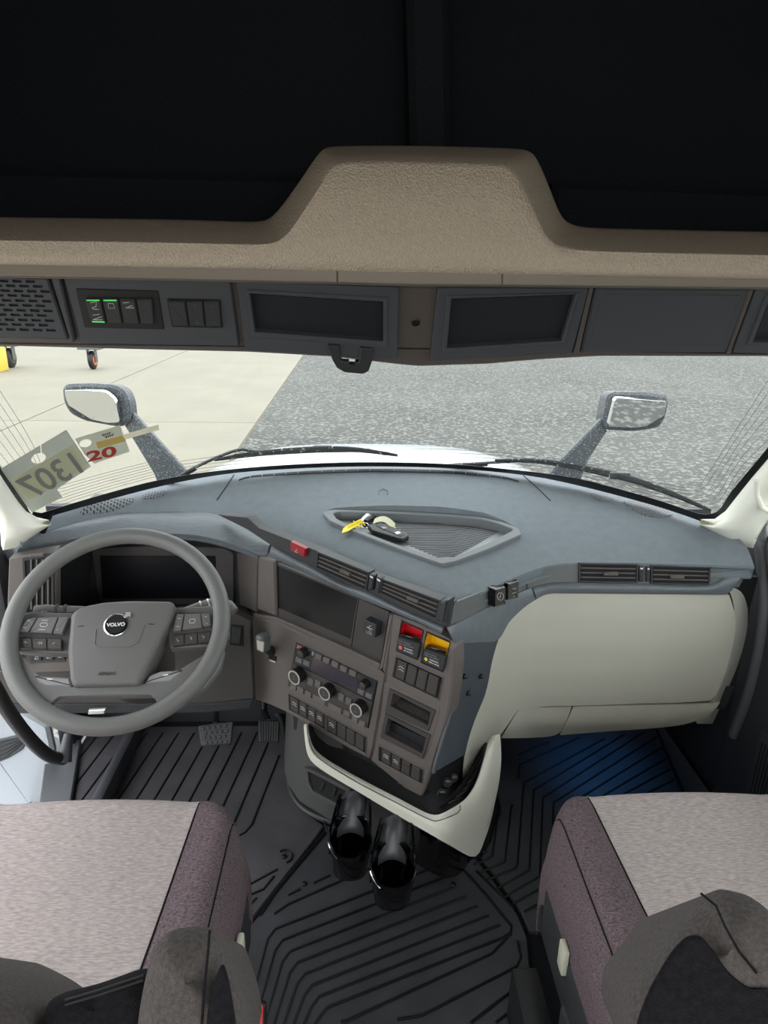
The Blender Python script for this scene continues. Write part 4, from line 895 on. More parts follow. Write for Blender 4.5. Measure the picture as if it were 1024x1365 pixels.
# pedestal on the floor
foot = [(-.345, 2.04), (-.345, 1.78), (-.325, 1.70), (-.285, 1.63), (-.20, 1.56), (-.05, 1.50), (.10, 1.47), (.20, 1.50), (.27, 1.60), (.31, 1.75), (.31, 2.04)]
vs = []
for z, k in ((0, 1.), (.02, 1.), (.20, .97), (.34, .95)): vs.append([Vector((-.02+(x+.02)*k, 2.04-(2.04-y)*k, z)) for x, y in foot])
sheet('pedestal', vs, M('pedestal_grey', (70, 69, 68), .6, bump=(600, .25)), lc, .008, (0, 1, 0), 60)
cp = [(346, 945), (372, 955), (381, 985), (384, 1030), (390, 1058), (404, 1077), (425, 1089), (446, 1096)]
tube('pedestal_edge', catmull([atz(*p, .012) for p in cp], 5), .010, M('edge_rubber', (48, 48, 49), .5), lc, 10)
PP = plane3(Vector((-.325, 1.70, .1)), Vector((-.20, 1.56, .1)), Vector((-.20, 1.565, .3))).off(.004)
q6 = lambda x, y: (360+x/3.012, 940+y/3.012)
po = [q6(135, 250), q6(170, 262), q6(325, 340), q6(282, 422), q6(165, 362), q6(140, 320)]; pi_ = [q6(150, 266), q6(172, 276), q6(305, 345), q6(272, 400), q6(172, 346), q6(155, 314)]
pkf = ring('side_pocket', PP, po, pi_, MATS['pedestal_grey'], lc, .010, .016, .004, .003)
slab('side_pocket_hollow', PP, pi_, GAP, pkf, .003, .001, 0)
for p in ((210, 330), (258, 352)): tube('pocket_rib', [PP.off(.008).at(*q6(p[0]+6, p[1]-18)), PP.off(.008).at(*q6(p[0]-6, p[1]+12))], .002, STACK2, pkf, 6)
tube('console_bracket', [atf(*p, fo(.05)) for p in ((433, 1095), (436, 1108), (440, 1112))], .004, BLK, lc, 6)
skin('underside_box', [(560, 1112), (590, 1124), (630, 1145)], [(552, 1150), (590, 1170), (612, 1166), (625, 1150)], GLB, .055, 10, 3, 0, .05, lc)

# ------------------------------------------------------------------ cup holders
def cupholder(label, tc, sc):
    c = atz(*tc, .20); r = thing('cup_holder', c+Vector((0, 0, -.115)), label, 'cup holder', 'glossy black cup holders')
    R = sc
    # tapering open cup with rounded-square outline, lower lip at the front
    def outl(z, k, dip=0.):
        P = []
        for j in range(32):
            a = 2*math.pi*j/32; ca, sa = math.cos(a), math.sin(a); q = (abs(ca)**3+abs(sa)**3)**(-1/3)
            q = .55*q+.45
            P.append(c+Vector((ca*q*R*k, sa*q*R*k, z-(dip*max(0, -sa)**2))))
        return P
    rows = [outl(-.105, .02), outl(-.115, .70), outl(-.108, .80), outl(-.05, .92), outl(0, 1.0, .03), outl(.004, .97, .03), outl(0, .93, .03), outl(-.05, .85), outl(-.098, .74), outl(-.10, .02)]
    vs, fs = gridm(rows, True); fs += [list(range(31, -1, -1)), [len(vs)-32+j for j in range(32)]]
    link('cup', mesh(vs, fs), GLB, r, 50)
    # arched saddle rising behind the cup towards the console, with side cheeks
    rows = []
    for t in np.linspace(0, 1, 10):
        y = R*.60+t*.07; z = -.02+.06*math.sin(t*math.pi*.55); w = R*(.62-.05*t)
        rows.append([c+Vector((w*u+.012*t, y, z-.018*u*u)) for u in np.linspace(-1, 1, 9)])
    sheet('saddle', rows, M('satin_black', (60, 60, 63), .35), r, .012, (0, 0, -1), 50)
    for s in (-1, 1):
        sheet('side_cheek', [[c+Vector((s*R*(.98-.25*t)+.012*t, R*.1+t*.085, -.004+.045*math.sin(t*math.pi*.5)-d)) for t in np.linspace(0, 1, 8)] for d in (0, .03, .07)], GLB, r, .006, (-s, 0, 0), 50)
    tube('lip_glint', [c+Vector((R*1.02*math.cos(a), R*1.02*math.sin(a), -.012-.03*max(0, -math.sin(a))**2)) for a in np.linspace(math.radians(196), math.radians(236), 8)], .0022, CHROME, r, 6)  # chrome strips here and below stand in for highlights on the cup lip
    tube('lip_glint', [c+Vector((R*1.02*math.cos(a), R*1.02*math.sin(a), -.012-.03*max(0, -math.sin(a))**2)) for a in np.linspace(math.radians(320), math.radians(342), 8)], .0018, CHROME, r, 6)
cupholder('glossy black cup holder nearer the driver side pedestal pocket', (467, 1110), .055)
cupholder('glossy black cup holder hanging nearest the centre of the rubber mat', (524, 1147), .055)
# ------------------------------------------------------------------ steering wheel
WC_ = ray(158, 832); WC = V(CAM+WC_/np.dot(WC_, FW)*1.45)
ta, ty = math.radians(40), math.radians(7)
EX = Vector((math.cos(ty), math.sin(ty), 0)); EY = Vector((-math.sin(ty)*math.cos(ta), math.cos(ty)*math.cos(ta), math.sin(ta))); EN = EX.cross(EY).normalized()
if EN.z < 0: EN = -EN
WP = Plane(WC, EN)
GREYW = M('wheel_grey_leather', (104, 104, 102), .5, bump=(700, .2, 1)); HUBM = M('hub_grey', (100, 98, 97), .52, bump=(900, .15))
sw = thing('steering_wheel', WC-EN*.06, 'grey four spoke steering wheel with round chrome emblem', 'steering wheel')
R = .2165
tube('rim', [WC+EX*R*math.cos(t)+EY*R*math.sin(t) for t in np.linspace(0, 2*math.pi, 73)[:-1]], .0185, GREYW, sw, 16, True)
q1 = lambda x, y: (x/3.012, 660+y/3.012); q7 = lambda x, y: (x/6.4, 780+y/6.4); q8 = lambda x, y: (160+x/5.689, 760+y/5.689)
def dome(name, pl, px, mat, parent, out, depth, rad, r=.0, seg=4, taper=0.):
    """slab whose front edge is generously rounded"""
    q = pl.off(out-rad); pts = roundp([q.at(*p) for p in px], r, 5) if r else [q.at(*p) for p in px]; n = pl.n
    c = sum(pts, Vector())/len(pts); k = len(pts); rows = [[p-n*depth+(c-p)*taper for p in pts]]
    for j in range(seg+1):
        a = j/seg*math.pi/2; rows.append([p+(c-p).normalized()*min(rad*(1-math.cos(a)), (c-p).length*.9)+n*rad*math.sin(a) for p in pts])
    vs, fs = gridm(rows, True); fs += [list(range(k-1, -1, -1)), [len(vs)-k+j for j in range(k)]]
    return link(name, mesh(vs, fs), mat, parent, 40)
dome('spoke', WP, [(6, 838), (14, 826), (40, 816), (100, 818), (100, 872), (60, 872), (20, 868), (10, 855)], HUBM, sw, -.022, .02, .006, .01)
dome('spoke', WP, [(222, 812), (285, 808), (304, 808), (306, 848), (290, 862), (226, 866)], HUBM, sw, -.022, .02, .006, .01)
dome('lower_bridge', WP, [(10, 872), (26, 872), (44, 897), (60, 914), (95, 918), (186, 915), (228, 908), (248, 891), (285, 868), (300, 866), (294, 892), (275, 917), (240, 942), (216, 951), (213, 936), (204, 927.5), (140, 929), (76, 930), (62, 941), (58, 952), (36, 936), (18, 906)], GREYW, sw, -.004, .018, .007, .004)
hub = dome('airbag_cover', WP, [(91, 870), (96, 819), (110, 810), (140, 804), (175, 802), (228, 803), (234, 807), (231, 822), (191, 908), (186, 915), (100, 917), (95, 911)], HUBM, sw, .010, .05, .012, .012)
H = WP.off(.0104)
tube('cover_crease', [H.at(*q1(*p)) for p in ((385, 540), (380, 600), (395, 612), (520, 608), (555, 590), (580, 520))], .0012, HUBM, hub, 6)
for a, b in (((314, 528), (338, 524)), ((596, 517), (620, 519))): tube('cover_mark', [H.at(*q1(*a)), H.at(*q1(*b))], .0008, BLK, hub, 4)
A, B = H.at(*q1(393, 724)), H.at(*q1(464, 722)); text('AIRBAG', A, B-A, EN, M('dark_print', (56, 55, 54), .6), hub, (B-A).length, None)
lc_ = H.at(*q1(466, 522)); lr = (H.at(*q1(513, 522))-lc_).length
em = lathe('emblem', lc_-EN*.001, EN, [(lr*1.04, 0), (lr*1.04, .003), (lr*.98, .004), (lr*.84, .004), (lr*.82, .002), (lr*.8, .002)], CHROME, sw, 40)
lathe('emblem_disc', lc_-EN*.001, EN, [(lr*.81, 0), (lr*.81, .0026)], BLK, em, 32)
link('emblem_arrow', prism([lc_+(EX*a+EY*b)*lr+EN*.0035 for a, b in ((.58, .72), (.86, 1.0), (.72, 1.12), (1.18, 1.12), (1.18, .62), (1.02, .80), (.72, .56))], EN, .004), SILV, em)
text('VOLVO', lc_+EX*(-lr*.78)+EY*(-lr*.16)+EN*.0024, EX, EN, WHT, em, lr*1.56, lr*.34, bold=.03)
def pod(quads, marks, out=.0):
    for i, q in enumerate(quads):
        b = slab('wheel_button', WP, q, STACK2 if len(q) == 4 and i > 2 else HUBM, sw, out+(.004 if i < 3 else -.002), .014, .0016, .0015)
        for st in marks.get(i, ()): tube('button_mark', [WP.off(out+(.0045 if i < 3 else -.0015)).at(*p) for p in st], .0005, WHT, b, 4)
def cross(x, y, r=2): return [[(x-r, y), (x-r*.3, y)], [(x+r*.3, y), (x+r, y)], [(x, y-r), (x, y-r*.4)]]
pod([[q7(150, 395), q7(230, 288), q7(315, 270), q7(240, 398)], [q7(250, 400), q7(322, 275), q7(496, 268), q7(440, 408)], [q7(450, 408), q7(503, 270), q7(590, 268), q7(530, 415)],
     [q7(138, 445), q7(268, 450), q7(274, 536), q7(165, 534)], [q7(272, 450), q7(398, 452), q7(400, 540), q7(278, 538)], [q7(402, 452), q7(524, 454), q7(524, 545), q7(404, 542)]],
    {0: [[q7(235, 300), q7(262, 312)], [q7(195, 360), q7(222, 366)]], 1: [[q7(342, 335), q7(352, 322), q7(400, 322), q7(404, 345), q7(392, 355), q7(345, 352), q7(342, 335)], [q7(355, 300), q7(410, 300)], [q7(330, 378), q7(385, 380)]], 2: [[q7(480, 385), q7(500, 370)]],
     3: [[q7(200, 488), q7(215, 478), q7(215, 500)], [q7(222, 489), q7(232, 489)]], 4: [[q7(318, 494), q7(335, 482), q7(335, 506)], [q7(345, 488), q7(350, 500)], [q7(355, 482), q7(358, 504)]], 5: [[q7(445, 500), q7(462, 497), q7(470, 486)]]}, -.006)
pod([[q8(428, 335), q8(486, 332), q8(462, 455), q8(400, 462)], [q8(492, 332), q8(610, 330), q8(626, 430), q8(472, 450)], [q8(616, 330), q8(680, 328), q8(692, 418), q8(630, 424)],
     [q8(394, 495), q8(486, 484), q8(488, 560), q8(402, 572)], [q8(490, 484), q8(586, 474), q8(590, 550), q8(492, 560)], [q8(590, 473), q8(690, 462), q8(688, 540), q8(594, 550)]],
    {0: [[q8(440, 368), q8(462, 366)], [q8(430, 428), q8(450, 425)]], 1: [[q8(525, 385), q8(532, 372), q8(565, 370), q8(572, 380), q8(565, 398), q8(530, 402), q8(525, 385)]], 2: [[q8(640, 355), q8(660, 353)], [q8(655, 405), q8(665, 404)]],
     3: [[q8(430, 520), q8(440, 540), q8(452, 535)]], 4: [[q8(530, 510), q8(545, 512), q8(540, 530)]], 5: [[q8(620, 500), q8(640, 505), q8(632, 520)]]}, -.006)
PLT = M('paddle_silver_grey', (142, 142, 141), .35)
for q, m in (([q7(290, 772), q7(590, 790), q7(610, 862), q7(385, 860), q7(325, 832)], (q7(400, 795), q7(447, 797))), ([q8(188, 855), q8(222, 800), q8(305, 766), q8(482, 755), q8(438, 798), q8(376, 842)], (q8(325, 794), q8(366, 786)))):
    p_ = slab('shift_paddle', WP, q, PLT, sw, -.002, .014, .003, .003); slab('paddle_mark', WP, [m[0], m[1], (m[1][0], m[1][1]+1.6), (m[0][0], m[0][1]+1.6)], WHT, p_, -.0014, .0005, 0)

# column shroud and stalks stay with the cab
cs = thing('steering_column', WC-EN*.40, 'dark grey steering column shroud behind the wheel', 'steering column')
rows = []
for d, w, h in ((.062, .075, .06), (.10, .085, .07), (.20, .085, .075), (.30, .075, .07), (.36, .06, .06)):
    c = WC-EN*d+EY*(-.012); P = []
    for j in range(24):
        a = 2*math.pi*j/24; ca, sa = math.cos(a), math.sin(a); q = (abs(ca)**4+abs(sa)**4)**(-.25); P.append(c+EX*(ca*q*w)+EY*(sa*q*h))
    rows.append(P)
vs, fs = gridm(rows, True); fs += [list(range(23, -1, -1)), [len(vs)-24+j for j in range(24)]]
link('shroud', mesh(vs, fs), STACK2, cs, 50)
SP = WP.off(-.06)
st = tube('stalk', [SP.at(112, 814), SP.at(80, 815), SP.at(62, 815.5), SP.at(47, 817)], [.010, .013, .0165, .0165], HUBM, cs, 14)
for x in (75, 86): tube('stalk_ring', [SP.at(x, 815), SP.at(x+3, 815)], .0158, STACK2, cs, 14)
ptext('AUTO', SP, (55, 816.5), (63, 816), WHT, cs, .0172)
st = tube('stalk', [SP.at(236, 820), SP.at(262, 812), SP.at(290, 803), SP.at(305, 808), SP.at(313, 815)], [.010, .014, .015, .014, .011], HUBM, cs, 14)
for x, y in ((268, 810), (278, 807)): tube('stalk_ring', [SP.at(x, y), SP.at(x+2, y-.7)], .0160, SILV, cs, 14)
# light switch plate left of the column
sp2 = thing('light_switch_plate', DP.at(65, 890), 'light switch plate with three buttons left of the steering column', 'switch plate')
DQ = DP.off(.012)
slab('plate', DQ, [q7(190, 540), q7(600, 545), q7(600, 740), q7(215, 752)], STACK, sp2, 0, .02, .003, .003)
slab('plate_field', DQ, [q7(235, 520), q7(558, 540), q7(562, 655), q7(258, 672)], STACK2, sp2, .002, .004, .001)
for i, (x, y) in enumerate(((312, 620), (415, 612), (512, 605))):
    b = slab('plate_button', DQ, [q7(x-42, y-28), q7(x+42, y-34), q7(x+42, y+30), q7(x-42, y+36)], CHAR, sp2, .008, .008, .0015, .002)
    for s_ in ([(x-16, y+12), (x+16, y+10), (x+10, y-8), (x-4, y-12), (x-16, y+12)],): tube('button_mark', [DQ.off(.0085).at(*q7(*p)) for p in s_], .0006, WHT, b, 4)
c = DQ.off(.02).at(*q7(325, 540)); rk = (DQ.off(.02).at(*q7(372, 540))-c).length
lathe('light_knob', c-DQ.n*.02, DQ.n, [(rk, 0), (rk, .018), (rk*.9, .02)], BLK, sp2, 24); lathe('knob_ring', c-DQ.n*.001, DQ.n, [(rk, 0), (rk, .002), (rk*.86, .002)], SILV, sp2, 28)
slab('column_lever', DQ, [(118, 947), (140, 946), (139, 952), (117, 953)], SILV, sp2, .01, .01, .002)

# ------------------------------------------------------------------ pedals
def pedal(name, px, c, label, treads, mat, arm):
    r = thing(name, c, label, 'pedal', 'pedals'); pl = Plane(c, (0, -.72, .69))
    p = slab('pedal_pad', pl, px, mat, r, 0, .012, .003, .008)
    a, b, c_, d = px
    def ip(u, v): return (a[0]*(1-u)*(1-v)+b[0]*u*(1-v)+c_[0]*u*v+d[0]*(1-u)*v, a[1]*(1-u)*(1-v)+b[1]*u*(1-v)+c_[1]*u*v+d[1]*(1-u)*v)
    for (u0, v0, u1, v1) in treads: slab('tread', pl, [ip(u0, v0), ip(u1, v0), ip(u1, v1), ip(u0, v1)], M('tread_rubber', (58, 58, 60), .6), p, .0035, .0035, .001)
    tube('pedal_arm', [pl.off(-.006).at(*ip(.5, .1)), aty(arm[0], arm[1], 1.97), aty(arm[0], arm[1]-25, 1.99)], .011, BLK, r, 8)
PB = M('pedal_rubber', (52, 52, 54), .55)
pedal('brake_pedal', [(264, 967), (311, 961), (308, 992), (268, 995)], atz(288, 978, .16), 'wide black brake pedal with blocky rubber tread', [(.06+.16*i+(.05 if j % 2 else 0), .10+.23*j, .17+.16*i+(.05 if j % 2 else 0), .24+.23*j) for i in range(5) for j in range(4)], PB, (288, 945))
pedal('accelerator_pedal', [(344, 959), (373, 961), (371, 989), (345, 989)], atz(358, 975, .12), 'narrow accelerator pedal with fine upright ribs', [(.07+.12*i, .05, .12+.12*i, .95) for i in range(8)], M('accelerator_dark', (46, 46, 49), .5), (352, 948))
# ------------------------------------------------------------------ rubber floor mats with raised ribs
def floorpx(px, py, z=0.): return atz(px, py, z)
def mat_poly(name, pts, label):
    P = [Vector((p[0], p[1], 0)) for p in pts]
    c = sum(P, Vector())/len(P); r = thing(name, (c.x, c.y, -.012), label, 'floor mat', 'rubber floor mats')
    link('mat_sheet', prism(P, Vector((0, 0, 1)), .012, .003), RUBD if 'driver' in name else RUBBER, r); return r
def ribs(r, lines, rad=.0034):
    for l in lines:
        P = [V(p) if len(p) == 3 else floorpx(*p) for p in l]
        tube('rib', [p+Vector((0, 0, .0002)) for p in P], rad, RIB, r, 6, flat=.9)
fp = lambda *q: [(floorpx(*p).x, floorpx(*p).y) for p in q]
sL = fp((382, 990), (386, 1045), (398, 1076), (432, 1100), (424, 1112), (312, 1255), (296, 1330), (285, 1420))
dm = mat_poly('driver_floor_mat', [(-.36, 2.02)]+sL+[(-.60, .75), (-1.04, .75), (-1.04, 2.02)], 'black ribbed rubber mat in the driver footwell')
sR = fp((437, 1100), (425, 1115), (316, 1256), (301, 1330), (290, 1420)); eR = fp((636, 1146), (655, 1170), (690, 1218), (703, 1250), (708, 1310), (722, 1365), (730, 1400))
cm = mat_poly('centre_floor_mat', sR+eR[::-1]+fp((600, 1130), (500, 1100)), 'black ribbed rubber mat between the two seats')
pm = mat_poly('passenger_floor_mat', fp((641, 1143), (660, 1167), (695, 1215), (706, 1240), (735, 1242))+[(1.0, 1.0), (.985, 2.02), (.32, 2.02), (.32, 1.62)]+fp((655, 1120)), 'black ribbed rubber mat in the blue lit passenger footwell')
# driver ribs: slanted parallel lines
d0, d1 = floorpx(238.6, 1050), floorpx(268, 998); du = (d1-d0).normalized(); sp = floorpx(262, 1050)-d0
L = []
dg = (floorpx(300+52/2.133, 1080+222/2.133)-floorpx(300+150/2.133, 1080+168/2.133)).normalized()
for k in range(-11, 16):
    a = d0+sp*k; b = a+du*((1.98-a.y)/du.y)
    if b.x > -.37: b = a+du*((-.37-a.x)/du.x)
    yb_ = 1.60-.012*k
    if b.y < yb_+.05: continue
    e = a+du*((yb_-a.y)/du.y)
    if e.x < -1.02: e = a+du*((-1.02-a.x)/du.x)
    if b.x < -1.02 or e.y > b.y: continue
    L.append([tuple(e+dg*.34), tuple(e+dg*.015), tuple(e+du*.02), tuple(b)] if e.x > -.55 else [tuple(e-du*.06), tuple(b)])
ribs(dm, L)
# raised dead pedal edge at the far left of the driver mat
box('mat_step', Vector((-.865, 1.75, .03)), (.035, .62, .07), RUBBER, dm, None, .01)
m3 = lambda x, y: (300+x/2.133, 1080+y/2.133)
ribs(dm, [[m3(52, 222), m3(150, 168)], [m3(50, 250), m3(110, 225), m3(140, 188)], [m3(50, 290), m3(90, 250)], [m3(20, 420), m3(70, 380)]])
ribs(dm, [[m3(285, 62), m3(52, 342)]], .005)
L = []
for k in range(8):
    b = (125+21*k, 350+32*k); e = (590+32*k, 165+27*k)
    L.append([m3(48+27*k, 640), m3(b[0]-4, b[1]+18), m3(b[0]+18, b[1]-12), m3(*e)])
L += [[m3(140, 296), m3(180, 268), m3(470, 140)], [m3(180, 242), m3(215, 225)], [m3(252, 208), m3(300, 185)], [m3(330, 600), m3(342, 602), m3(760, 408), m3(815, 350)], [m3(700, 605), m3(835, 500), m3(855, 500), m3(880, 600)], [m3(770, 605), m3(860, 535)], [m3(830, 605), m3(868, 575)], [m3(490, 596), m3(560, 585), m3(830, 445), m3(842, 420), m3(832, 372)]]
ribs(cm, L); ribs(cm, [[m3(676, 168), m3(745, 245), m3(815, 330), m3(812, 352), m3(790, 366)], [m3(290, 60), m3(140, 240), m3(100, 300)]], .004)
for c in (m3(226, 210), m3(648, 212)): lathe('mat_button', floorpx(*c), (0, 0, 1), [(.008, -.002), (.008, .003), (.005, .006)], RIB, cm, 14)
lathe('mat_button', floorpx(*m3(168, 133)), (0, 0, 1), [(.008, -.002), (.008, .003), (.005, .006)], RIB, dm, 14)
tube('button_ring', [floorpx(*m3(168, 133))+Vector((.022*math.cos(t), .022*math.sin(t), .001)) for t in np.linspace(-1.2, 2.2, 12)], .003, RIB, dm, 6)
k6 = lambda x, y: (600+x/3.012, 960+y/3.012)
L = [[k6(205, 370), k6(190, 400), k6(172, 545), k6(150, 560), k6(95, 580)], [k6(250, 340), k6(245, 360), k6(222, 570), k6(120, 612)],
     [k6(620, 75), k6(297, 252), k6(272, 578), k6(262, 596), k6(150, 642)], [k6(700, 58), k6(337, 282), k6(320, 602), k6(190, 676)], [k6(775, 50), k6(374, 312), k6(362, 628), k6(216, 712)],
     [k6(838, 62), k6(416, 332), k6(408, 650), k6(250, 740)], [k6(852, 108), k6(460, 352), k6(445, 690), k6(300, 770)], [k6(866, 155), k6(520, 360)], [k6(885, 196), k6(600, 350)], [k6(898, 240), k6(660, 360)],
     [k6(520, 70), k6(280, 180), k6(275, 235)], [k6(400, 85), k6(275, 140)], [k6(105, 605), k6(190, 690), k6(260, 760)]]
ribs(pm, L); ribs(pm, [[k6(830, 40), k6(880, 160), k6(935, 290)]], .005)
lathe('mat_button', floorpx(*k6(138, 528)), (0, 0, 1), [(.008, -.002), (.008, .003), (.005, .006)], RIB, pm, 14)

# footwell lamp under the glovebox, glowing blue
fl = thing('footwell_lamp', (.68, 1.80, .30), 'small blue footwell lamp under the passenger dashboard', 'lamp')
box('lamp_housing', (.68, 1.80, .318), (.07, .03, .02), BLK, fl, None, .003)
box('lamp_lens', (.68, 1.80, .306), (.05, .02, .006), M('blue_lens', (60, 150, 255), .4, emit=((40, 140, 255), 3.)), fl, None, .002)
ld = bpy.data.lights.new('footwell_glow', 'SPOT'); ld.energy = .6; ld.color = (.10, .42, 1.); ld.shadow_soft_size = .02; ld.spot_size = math.radians(95); ld.spot_blend = .9
lo = bpy.data.objects.new('footwell_glow', ld); COL.objects.link(lo); lo.parent = fl; lo.location = (0, 0, -.002)

# ------------------------------------------------------------------ seats
def seat(label, xc, s, wi_f, wi_b, inner):
    """cushion in three upholstered panels; s = +1 when the aisle is to the right of the seat"""
    r = thing('driver_chair' if s > 0 else 'passenger_chair', (xc, .85, 0), label, 'seat')
    YF, YBk, HW = 1.20, .42, .318
    def yf(x): return YF-.10*max(0, (abs(x-xc)-.20)/.118)**2.2-.012*((x-xc)/.2)**2
    def hz(x, y):
        a = abs(x-xc); t = max(0, (a-.20)/.118); z = .452+.020*math.sin(min(1, t)*math.pi*.8)-.045*max(0, t-.55)**2/.2
        d = yf(x)-y; rr = .055
        if d < rr: z -= rr-math.sqrt(max(0, rr*rr-(rr-max(d, 0))**2))
        return z+.015*max(0, (.9-y))
    def inw(y): return wi_b+(wi_f-wi_b)*min(1, max(0, (y-.75)/.45))
    def panel(name, xa, xb, mat, n=14, side=0):
        rows = []
        for j in range(25):
            v = j/24; row_ = []
            for i in range(n+1):
                u = i/n; x0 = (xa(1.0)+(xb(1.0)-xa(1.0))*u); y = YBk+(yf(x0)-YBk)*(1-(1-v)**1.6); x = xa(y)+(xb(y)-xa(y))*u
                row_.append(Vector((x, min(y, yf(x)), hz(x, min(y, yf(x))))))
            rows.append(row_)
        rows.append([p+Vector((0, -.004, -.07)) for p in rows[-1]])
        if side:
            for q in rows:
                e = q[-1] if side > 0 else q[0]; ext = [e+Vector((side*.006, -.002, -.03)), e+Vector((side*.002, -.006, -.10))]
                if side > 0: q += ext
                else: q[:0] = ext[::-1]
        return sheet(name, rows, mat, r, .03, (0, 0, -1), 60)
    panel('cushion_centre', lambda y: xc-inw(y)+.001, lambda y: xc+inw(y)-.001, SEATL, 18)
    panel('cushion_bolster', lambda y: xc+inw(y)+.001, lambda y: xc+HW, SEATD, 10, 1)
    panel('cushion_bolster', lambda y: xc-HW, lambda y: xc-inw(y)-.001, SEATD, 10, -1)
    for sg in (-1, 1):
        tube('cushion_seam', [Vector((xc+sg*inw(y), y, hz(xc+sg*inw(y), y)+.0005)) for y in np.linspace(.45, yf(xc+sg*wi_f)-.004, 24)], .0018, SEATK, r, 5)
        xs2 = xc+sg*(HW-.028)
        tube('cushion_stitching', [Vector((xs2, y, hz(xs2, y)+.0004)) for y in np.linspace(.5, yf(xs2)-.004, 24)], .0016, SEATK, r, 5)
    span('seat_pan', (xc-HW+.03, .46, .27), (xc+HW-.03, 1.10, .40), BLK, r, .01)
    span('seat_base', (xc-.22, .5, -.01), (xc+.22, 1.02, .27), BLK, r, .01)
    span('side_valance', (xc+s*(HW-.004)-.012, .45, .22), (xc+s*(HW-.004)+.012, 1.03, .34), CHAR, r, .008)
    a = Vector((0, -.26, .97)); b = Vector((0, .97, .26))
    link('backrest_shell', boxm((xc, .33, .60), (.50, .13, .46), (Vector((1, 0, 0)), b, a), .05, 4), SEATK, r)
    return r
ds = seat('grey and plum driver seat behind the steering wheel', -.655, 1, .212, .195, True)
ps = seat('grey and plum passenger seat in front of the glovebox', .592, -1, .212, .195, True)
LEV = M('lever_ivory', (190, 188, 170), .5)
c = atx(321, 1267, -.322); box('seat_lever', c, (.012, .03, .055), LEV, ds, None, .004)
c = atx(751, 1276, .262); box('seat_lever', c, (.012, .03, .06), LEV, ps, None, .004)
# seat rail beside the passenger seat
span('seat_rail', (.205, .40, .02), (.262, 1.0, .16), BLK, ps, .008); span('rail_cover', (.258, .35, .18), (.285, .86, .25), CHAR, ps, .006)
# backrests: shoulder wings rising towards the viewer
def wing(name, px, pl, mat, parent, out, depth, rad, r=.02): return dome(name, pl, px, mat, parent, out, depth, rad, r, 6, .35)
z0 = lambda x, y: (x/2.56, 1020+y/2.56); z6 = lambda x, y: (640+x/2.667, 1020+y/2.667)
BD = Plane(atz(260, 1300, .93), (0, -.62, .78))
wing('backrest_centre', [z0(170, 805), z0(215, 775), z0(340, 745), z0(490, 690), z0(560, 700), z0(620, 1100), z0(100, 1100)], BD, SEATK, ds, -.05, .30, .03, .01)
wing('backrest_wing', [z0(470, 1100), z0(478, 860), z0(500, 730), z0(530, 620), z0(580, 562), z0(660, 548), z0(720, 552), z0(752, 590), z0(790, 700), z0(838, 850), z0(870, 1100)], BD, SEATG, ds, .02, .24, .045, .02)
wing('wing_insert', [z0(700, 1100), z0(705, 860), z0(735, 720), z0(762, 668), z0(782, 730), z0(806, 870), z0(815, 1100)], BD, SEATK, ds, .024, .02, .006, .01)
tube('wing_seam', [BD.off(.0215).at(*z0(*p)) for p in ((716, 562), (712, 620), (698, 760), (688, 900))], .0012, SEATK, ds, 5)
wing('backrest_wing', [z0(-310, 594), z0(-150, 666), z0(-10, 744), z0(102, 834), z0(112, 914), z0(60, 1150), z0(-310, 1150)], BD, SEATG, ds, -.01, .22, .04, .02)
for k in (22, 40): tube('top_stitching', [BD.off(-.048).at(*z0(*p)) for p in ((222, 780+k), (340, 745+k), (490, 695+k))], .0011, BLK, ds, 5)
BPp = Plane(atz(930, 1290, .95), (-.12, -.62, .77))
wing('backrest_wing', [z6(520, 1100), z6(525, 880), z6(550, 795), z6(640, 680), z6(745, 545), z6(810, 458), z6(850, 438), z6(930, 455), z6(985, 490), z6(1060, 560), z6(1150, 700), z6(1200, 1100)], BPp, SEATG, ps, .02, .26, .05, .03)
wing('wing_insert', [z6(520, 1100), z6(555, 915), z6(600, 795), z6(680, 660), z6(735, 605), z6(785, 603), z6(830, 660), z6(880, 735), z6(960, 800), z6(1060, 790), z6(1150, 1100)], BPp, SEATK, ps, .023, .02, .004, .012)
tube('wing_seam', [BPp.off(.0215).at(*z6(*p)) for p in ((785, 455), (840, 500), (870, 570), (920, 660), (985, 740))], .0012, SEATK, ps, 5)

bk = thing('seat_belt_buckle', atz(343, 1350, .28), 'red seat belt buckle beside the driver seat', 'buckle')
BKP = Plane(atz(343, 1350, .30), (0, -.7, .7))
slab('release_button', BKP, [z0(862, 815), z0(885, 808), z0(897, 826), z0(890, 1000), z0(850, 1000)], REDBK, bk, .004, .012, .002, .003)
slab('buckle_body', BKP, [z0(845, 835), z0(862, 806), z0(905, 815), z0(905, 1040), z0(840, 1040)], BLK, bk, 0, .025, .003, .004)
wbp = thing('webbing_strap', atz(793, 1366, .2), 'lime strap end beside the passenger seat base', 'strap')
slab('strap', Plane(atz(793, 1366, .2), (0, -.7, .7)), [(782, 1361), (805, 1358.5), (812, 1390), (786, 1392)], LIME, wbp, 0, .004, .001)

